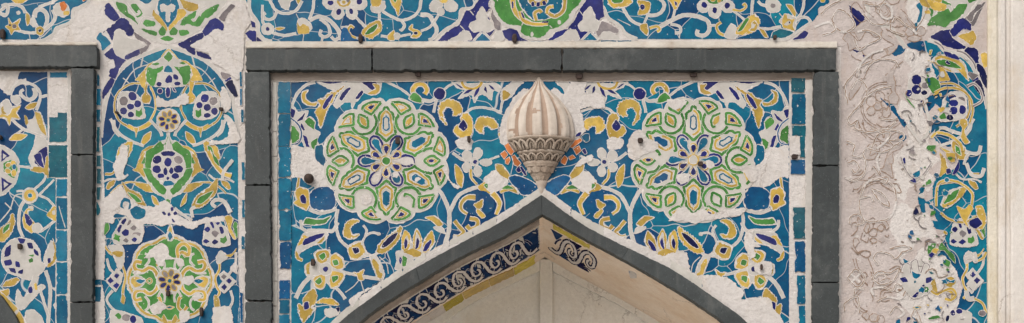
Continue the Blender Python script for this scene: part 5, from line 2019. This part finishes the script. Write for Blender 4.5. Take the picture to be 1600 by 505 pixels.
# ---- worn panel on the right: same design, left half stripped to the mortar bed
wr = empty('tile_mosaic', at(1430, 280, 0), 'badly worn tile panel at right with only drawn joints left in its mortar', 'tile panel')
DX = 1168
rn = random.Random(3)
def keep(x, y, c):
    if x > 1541: return None
    b = 1400+10*noise.noise((x*.02, y*.02, 4)) + (40 if y < 70 else 0)
    if x < b: return None if x < 1322 else 'line'
    k = 1476 - (16 if y < 120 else 0) + 30*noise.noise((x*.012, y*.015, 9))
    if x < k: return 'full' if rn.random() < 0.10 and c not in 'WPFG' else None
    return 'full' if rn.random() < 0.93 else None
wp = Panel(wr, tf=lambda x, y: (x+DX, y), keep=keep)
wp.start('mortar_bed')
wp.tf, kp = (lambda x, y: (x, y)), wp.keep
wp.keep = lambda x, y, c: 'full'
wp.draw('''
@mortar_bed
! 0 0 1
f Q r=1 p 1314,-150 1544,-150 1544,560 1314,560
@tile_field
! 1200 0 4
f F r=1.2 870,275 910,260 985,255 1040,270 1085,310 1150,330 1220,355 1275,410 1300,480 1340,560 1370,640 1368,1400 1366,2300 1190,2300 1200,2150 1240,2010 1180,1930 1215,1800 1190,1730 1140,1640 1060,1560 1110,1480 1040,1340 1030,1160 1090,1070 1180,1050 1200,900 1130,920 1050,880 1010,800 1100,700 1040,640 1060,560 1050,470 1000,420 960,330 920,310 880,300
@tile_field
f F r=1.1 760,310 800,278 862,300 840,335 790,352
f F r=1.1 700,610 740,640 790,660 812,710 830,740 870,760 850,800 805,730 760,680
f F r=1.1 820,850 860,845 865,870 820,895
f F r=1.1 970,620 1070,580 1040,660 990,710 970,690
f F r=1.1 905,1090 950,1065 985,1085 930,1130
f F r=1.1 935,1240 960,1180 985,1170 965,1220 990,1260 1035,1240 1010,1280 980,1270 985,1330 965,1390 955,1320
f F r=1.1 805,1340 850,1320 895,1325 890,1365 840,1350
f F r=1.1 1008,1280 1030,1285 1032,1310 1012,1305
f F r=1.1 1000,1380 1100,1390 1130,1440 1050,1430
f F r=1.1 900,1980 940,1985 930,2010
f F r=1.1 800,2003 826,2000 826,2100 796,2100
f F r=1.1 905,2010 935,2012 930,2040
@plaster_patch
f P r=2 900,215 1000,170 1010,60 960,40 980,-40 900,-80 860,40 880,140 900,180
@plaster_patch
f P r=2 860,300 930,320 1000,330 1030,420 1040,500 960,540 900,560 870,480 900,430 860,380
@plaster_patch
f P r=2 830,620 880,640 930,600 1000,620 960,690 1010,790 1000,860 1020,960 1080,1000 1000,1060 1040,1120 1000,1200 950,1140 880,1180 850,1260 800,1220 790,1080 770,1000 840,930 880,860 860,760 810,700
@plaster_patch
f P r=2 800,1290 860,1270 930,1330 1000,1340 1060,1480 1020,1500 960,1480 900,1560 840,1600 860,1700 830,1640 800,1500 760,1430
@plaster_patch
f P r=2 950,1560 1020,1530 1100,1600 1180,1700 1180,1820 1190,1900 1130,1960 1060,2020 960,2100 940,2020 830,1900 800,1820 830,1700 900,1640
@tile_piece
f B h=.7 r=1 480,10 520,40 575,75 605,110 598,160 545,168 540,130
f B h=.7 r=1 1015,230 1105,180 1230,125 1252,170 1150,230 1235,290 1220,315 1140,300 1060,270
f B h=.7 r=1 1222,318 1250,295 1310,310 1320,390 1290,400 1270,360
f N h=.5 1298,400 1340,410 1372,480 1372,560 1330,500
f K h=.5 1240,110 1280,60 1360,10 1340,50 1290,160 1255,165
f Y h=.8 r=.8 1185,225 1250,205 1280,190 1305,230 1290,270 1265,285 1230,255
f B h=.5 525,308 570,320 555,332
f B h=.5 590,345 605,342 600,360
@quatrefoil
f W r=.6 910,-80 950,0 965,110 1050,165 1180,170 1240,100 1290,30 1340,-80
f T h=.5 925,30 955,15 968,50 955,130 930,140 945,80
f T h=.5 900,160 935,140 930,190 915,200
f G h=.6 r=.8 1050,165 1060,110 1060,60 1085,0 1140,20 1150,60 1200,20 1242,30 1220,90 1170,130 1110,140
f G h=.6 1000,40 1025,30 1035,80 1020,110
s W w=5 1060,95 1080,125 1125,125 1150,80 1130,40 1105,50
s W w=4 1090,20 1060,55 1040,90
f Y z=.4 h=.6 950,-20 1090,-20 1060,40 1010,50 960,30
f Y h=.4 978,70 1010,62 1015,85 985,88
f G h=.6 1250,-10 1330,-20 1290,10 1255,20
s W w=5 1350,-30 1300,40 1250,110 1180,160 1090,180
s K w=3.5 1160,165 1215,140 1245,105
@outline_band
s W w=6 1000,250 1060,270 1110,320 1200,340 1270,400 1310,480 1350,580 1372,680
s K w=2.5 1180,318 1230,335 1280,385 1300,430
s K w=2.5 1040,260 1080,285 1100,310
@leaf
f W r=.8 1025,380 1060,345 1150,340 1230,400 1255,500 1215,455 1150,450 1060,430
f Y z=.6 h=.2 1040,372 1070,350 1130,350 1190,380 1230,420 1255,505 1200,450 1170,420 1100,365 1060,372 1052,400 1160,450 1100,430
f G h=.8 1052,378 1110,372 1170,395 1210,430 1130,420 1070,405
@outline_band
s W w=6 620,30 650,150 760,170 860,300
@leaf
f Y z=.5 h=.7 1330,340 1370,330 1385,400 1350,420
''')
wp.start('mortar_crumb')
for k in range(150):
    x, y = rn.uniform(1318, 1440), rn.choice((rn.uniform(-20, 560), rn.uniform(360, 530), rn.gauss(130, 25), rn.gauss(255, 25)))
    if x > 1405+rn.uniform(-10, 40): continue
    s_ = rn.choice((.7, .9, 1.2, 1.8))
    wp.fill(rn.choice('LHPRH'), circ(x, y, s_*rn.uniform(.8, 2.4), s_, rn.uniform(0, 3), 9), 0, amp=.9, ext=False)
wp.tf = lambda x, y: (x+DX, y)
wp.keep = keep
wp.draw(PIL_TOP.replace('r=.7 h=.5', 'h=.5')); wp.draw(PIL)
wp.keep = lambda x, y, c: 'full'; wp.tf = lambda x, y: (x, y)
# joint lines scored in the stripped bed, and what tile is left at the right
wp.draw('''
@joint_line
! 1200 120 4
s L w=1.3 500,170 480,60 520,0 570,-60 640,-100
s L w=1.3 520,80 560,20 600,40 620,100 580,180
s L w=1.3 560,190 610,130 680,80 770,62
s L w=1.3 560,190 500,260 520,300 560,270 540,320 600,340
s L w=1.3 640,320 720,340 800,280
s L w=1.5 650,440 690,360 760,350 740,400 680,450
s L w=1.3 600,350 740,330 840,350 840,390 760,400 800,440
s L w=1.3 490,400 540,430 530,490 580,500 620,450 720,470 840,400
s L w=1.3 700,260 760,270 810,260
! 1200 240 4
s L w=1.5 570,330 580,260 620,180 700,160 780,200 800,300 760,400 650,425 590,400 570,330
s L w=1.5 650,220 700,240 740,280 755,330 700,300 650,230
s L w=1.3 500,60 540,45 570,90 545,120 520,90
s L w=1.3 480,150 540,170 600,130 610,60 590,0
s L w=1.3 660,80 700,130 680,40 700,0
s L w=1.3 710,150 750,150 740,185 705,170
s L w=1.3 510,440 520,390 570,380 600,430 540,450
s L w=1.3 570,280 640,265 660,300
! 1200 379 4
s L w=1.5 690,140 660,100 690,60 760,70 800,100 840,60 900,40 840,20 760,40
s L w=1.5 650,225 690,180 760,190 820,160 780,240 700,260 650,225
s L w=1.3 670,220 700,195 740,215 700,245
s L w=1.3 660,330 650,290 720,280 780,300 800,260 860,280
s L w=1.3 680,370 740,340 830,350 860,300
s L w=1.3 760,450 800,400 850,440 810,470
s L w=1.3 880,500 920,420 960,500
s L w=1.3 540,330 545,290 600,290
s L w=1.3 480,430 480,380 560,340 570,440
s L w=1.3 p 495,220 550,170 605,220 560,280 495,220
s L w=1.3 520,195 575,250
s L w=1.3 520,250 575,195
! 1200 0 4
s L w=1.5 600,20 690,30 750,-20
s L w=1.5 690,60 720,20 770,50 770,110 720,110 690,60
s L w=1.5 600,90 660,150 760,150 770,190 850,220
s L w=1.5 780,140 800,110 850,150 900,180 930,215
s L w=1.5 400,120 440,60 500,90 540,160 480,200 420,170 400,120
s L w=1.5 560,200 620,190 700,235 620,280 570,310 540,250
s L w=1.5 330,90 380,40 460,0
s L w=1.5 290,170 380,140 420,190 340,220
s L w=1.3 600,450 640,400 700,370 790,380 820,420
s L w=1.3 560,480 580,400 640,340 720,310
@grape_cluster
! 1200 120 4
f W r=.6 870,80 880,20 920,-10 970,0 1020,60 1000,130 920,140 870,115
o B 928,18 27,30
o B 880,102 18,20
o B 928,80 27,26
o K 985,55 24,18
o N 978,100 18,14
f G h=.6 980,15 1030,0 1070,30 1078,80 1030,110 1000,60
f G h=.4 840,95 860,120 910,180 915,195 880,160
@grape_cluster
f W r=.6 1060,250 1100,170 1170,130 1240,170 1240,240 1200,270 1080,280
o B 1160,45 1,1 h=0
o B 1160,165 26,20
o B 1160,212 24,22
o B 1215,205 20,26
o N 1138,255 20,16
f G h=.4 1070,250 1100,222 1115,260 1080,265
@vine
s Y w=3 h=.7 1040,100 1110,70 1200,80 1260,130 1280,210 1260,290
f Y h=.8 1205,265 1240,265 1250,300 1230,330 1240,380 1260,410 1230,420 1205,380 1215,320 1195,290
s W w=4 870,300 930,380 960,420
s W w=4.5 1010,380 1080,320 1150,340 1210,360
s Y w=4 h=.8 1020,380 1060,350 1140,370 1200,420 1215,465
s W w=4.5 960,120 1000,240 1010,330 960,400
s K w=2.6 1245,60 1290,45 1330,90 1335,150 1280,185
s W w=5 1230,470 1310,480 1330,430
f G h=.5 1000,430 1050,430 1030,470 990,450
f Y h=.6 1075,440 1140,470 1160,520 1130,520 1105,470
@flower
! 1200 240 4
f B h=.4 835,40 855,25 860,60 840,65
f N h=.6 905,370 925,330 945,375 920,385
f T h=1.4 905,130 945,105 955,130 930,165
s K w=1.4 830,20 850,80 900,150 960,140 1020,60
@leaf
f W r=.6 1080,320 1120,240 1200,210 1240,220 1190,290 1120,340
f Y z=.5 h=.2 1090,330 1120,260 1240,205 1210,270 1130,330
f G h=.8 1098,312 1130,255 1195,222 1170,280 1115,312
s Y w=3.2 h=.8 1050,330 1060,200 1110,170 1190,180 1270,240 1275,310 1240,420
s Y w=3 h=.8 1080,370 1130,410 1220,430 1300,400
f Y z=.4 h=.7 1180,330 1230,350 1260,320 1280,340 1240,420 1260,470 1220,420
f Y z=.4 h=.7 1300,330 1340,330 1365,420 1340,470 1290,470 1340,430 1310,390
f B h=.6 1260,420 1310,400 1340,440 1300,470 1260,450
f B h=.5 1150,130 1185,60 1190,30 1195,90 1170,130
f Y z=.4 h=.6 1110,0 1170,0 1165,50 1140,50
s W w=5 1240,60 1270,130 1330,140 1350,90
s W w=4 1225,70 1240,20 1260,0
o T 1118,165 14,14
@heart_flower
! 1200 379 4
f W r=.8 840,160 900,115 1000,120 1040,220 1010,310 910,350 840,270
s K w=1.2 835,170 850,130 885,140 890,190
s K w=1.2 900,170 895,125 930,110 945,180
s K w=1.2 955,190 980,130 1010,150 985,195
f B h=.6 825,225 860,215 875,245 845,250
f B h=.6 985,225 1020,215 1025,245 990,255
f B h=.6 955,285 985,275 1000,310 965,315
f B h=.6 900,340 930,310 945,315 925,345
f T h=.6 900,180 920,190 955,200 930,230 905,215
f G h=.5 995,50 1005,10 1050,5 1040,40 1000,75
f G h=.5 1060,50 1085,0 1120,40 1165,80 1170,130 1140,100 1100,50
f G h=.6 1092,130 1110,105 1140,120 1130,155
f Y h=.6 1010,265 1040,225 1060,310 1035,305
s Y w=3.6 h=.7 1095,305 1150,290 1175,330 1145,360
f T h=.7 1110,220 1140,240 1170,230 1160,250 1120,245
f G h=.5 1000,470 1060,455 1080,470 1010,485
@diamond
f W r=.3 p 1235,205 1280,160 1345,240 1285,300 1240,262 1265,230
f B h=.3 p 1262,205 1282,180 1300,202 1280,220
f B h=.3 p 1285,238 1305,215 1328,235 1305,260
s Y w=3 h=.8 1290,120 1340,100 1365,60
s Y w=3 h=.8 1290,350 1340,380 1365,440
s W w=5 1230,100 1270,90 1300,120 1290,60
s W w=7 1240,300 1250,350 1290,350
@grape_cluster
f W r=.8 1110,470 1180,420 1270,440 1260,520 1120,540
o B 1155,440 14,16
o B 1195,430 18,14
o N 1122,475 10,18 a=20
o K 1340,442 20,16
''')
for k in range(110):
    x, y = rn.gauss(1462, 26), rn.uniform(70, 520)
    if not 1412 < x < 1536: continue
    r_ = rn.choice((1.2, 1.6, 2.2, 3.2, 4.2))
    pts = [(x+r_*rn.uniform(.5, 1.7)*math.cos(a+.6*math.sin(y)), y+r_*rn.uniform(.4, 1.5)*math.sin(a)) for a in (0, 1.05, 2.1, 3.15, 4.2, 5.25)]
    wp.start('tile_fragment')
    wp.fill(rn.choice('TTDEBGGYWKPTB'), blend_loop(pts, 1.0), rn.choice((0, .6)), amp=.9)
for k in range(60):                                   # thin grey joints left in the repair
    x, y, a0 = rn.gauss(1452, 22), rn.uniform(80, 520), rn.uniform(0, 6)
    r_ = rn.uniform(4, 13)
    wp.start('joint_line')
    wp.stroke('K' if k % 3 else 'L', rough([(x+r_*math.cos(a0+t*.2), y+r_*math.sin(a0+t*.2)) for t in range(rn.randint(5, 14))], .8, .2), 1.1, .7)
wp.end()

# ---- scroll tiles under the arch
def soffit_fn(curve):
    P = arc_world(curve, 0.0)
    L = [0.0]
    for i in range(1, len(P)): L.append(L[-1]+(P[i]-P[i-1]).length/U)
    nrm = []
    for i in range(len(P)):
        d = (P[min(i+1, len(P)-1)]-P[max(i-1, 0)]).normalized()
        n = Vector((-d.z, 0, d.x))
        if n.z > 0: n = -n
        nrm.append(n)
    def fn(u, v, h):                        # u px along the curve from the point, v 0..100 into the niche
        u = max(0, u); j = 0
        import bisect
        j = min(max(bisect.bisect_right(L, u)-1, 0), len(L)-2)
        t = (u-L[j])/(L[j+1]-L[j])
        p = P[j].lerp(P[j+1], t)+nrm[j]*(h+.0015)
        return Vector((p.x, Y1+(YB-Y1)*v/100.0, p.z))
    return fn
V_S = 2.6                                     # the strip is drawn square: px along -> v units
def scroll(side, u0, u1):
    root = empty('scroll_tile_band', at(740 if side < 0 else 900, 430, .4),
                 'long band of blue and white scroll tiles under the left arch half' if side < 0 else 'broken remnant of blue and white scroll tiles right of the arch point', 'tile band')
    sf = Surf(soffit_fn(iL if side < 0 else iR), .001)
    ps = Panel(root, sf)
    def rect(c, a, b, v0, v1, name, amp=.5, halo=0):
        ps.start(name); ps.fill(c, lin([(a, v0), (b, v0), (b, v1), (a, v1)], True, 2.5), halo, amp=amp)
    if side < 0: rect('R', u0, u1, 0, 12, 'dirt_band', 1.2)
    else: rect('V', u0+16, u1+12, 1, 11, 'yellow_edging', 1.2)
    
    if side < 0: rect('X', u0+2, u1, 13, 73, 'scroll_ground', 1.5); rect('Z', u0+4, u1-1, 15, 71, 'blue_ground', 1.2)
    per = 35.0; vs = 23.0/16; vm = 43
    us = [u0+20+per*k for k in range(int((u1-14-u0-20)/per)+1)]
    S = lambda u, pts: [(u+x*.83, vm+y*vs) for x, y in pts]
    mains = [rough(catmull(S(u, [(-14,14),(-2,17),(9,12),(15,2),(20,-9),(29,-15),(39,-14),(46,-6),(45,4),(38,8),(31,5),(31,-1),(35,-3)]), False, 1.5), .9, .12, u) for u in us]
    for k, u in enumerate(us):
        ps.start('corner_tile')
        for tri in ([(-12,-19.5),(16,-19.5),(2,-6)], [(8,19.5),(37,19.5),(22,7)]):
            ps.fill('J' if k % 2 else 'Z', lin(S(u, tri), True, 1.5), 0, amp=.6)
    for u, main in zip(us, mains):
        ps.start('scroll_outline'); ps.stroke('J', main, 11.0, 7.8, 0)
        for q in ([(-2,2),(3,-5),(12,-12)], [(24,14),(31,13),(40,15)]):
            ps.stroke('J', catmull(S(u, q), False, 1.5), 3.4, 2.4, .5)
    for u, main in zip(us, mains):
        ps.start('scroll_tile'); ps.stroke('P', main, 6.0, 3.8, joint=False)
        for jx, jy in ((4, 15), (18, -5), (33, -15), (46, 0)):
            ps.stroke('P', S(u, [(jx-4, jy-6), (jx+4, jy+6)]), 1.0, 1.0)
    ps.end()
    if side < 0:
        a = u0+14; i = 0
        cols = 'VYYVYPY'
        lens = [44, 48, 52, 40, 30, 36, 44, 50, 60]
        while a < u1 and i < 9:
            b = a+lens[i]
            rect(cols[i % 7] if i not in (4,) else 'P', a, b-1.2, 78, 99, 'yellow_tile', 1.0)
            a = b; i += 1
    ps.end()
scroll(-1, 6, 430)
scroll(1, 4, 74)
o = empty('tile_fragment', at(990, 424, .1), 'single small blue tile chip left on the bare soffit plaster', 'tile chip')
ps = Panel(o, Surf(soffit_fn(iR), .001)); ps.start('chip'); ps.fill('D', lin([(158, 12), (170, 10), (172, 18), (164, 26)], True, 2), 1.5); ps.end()
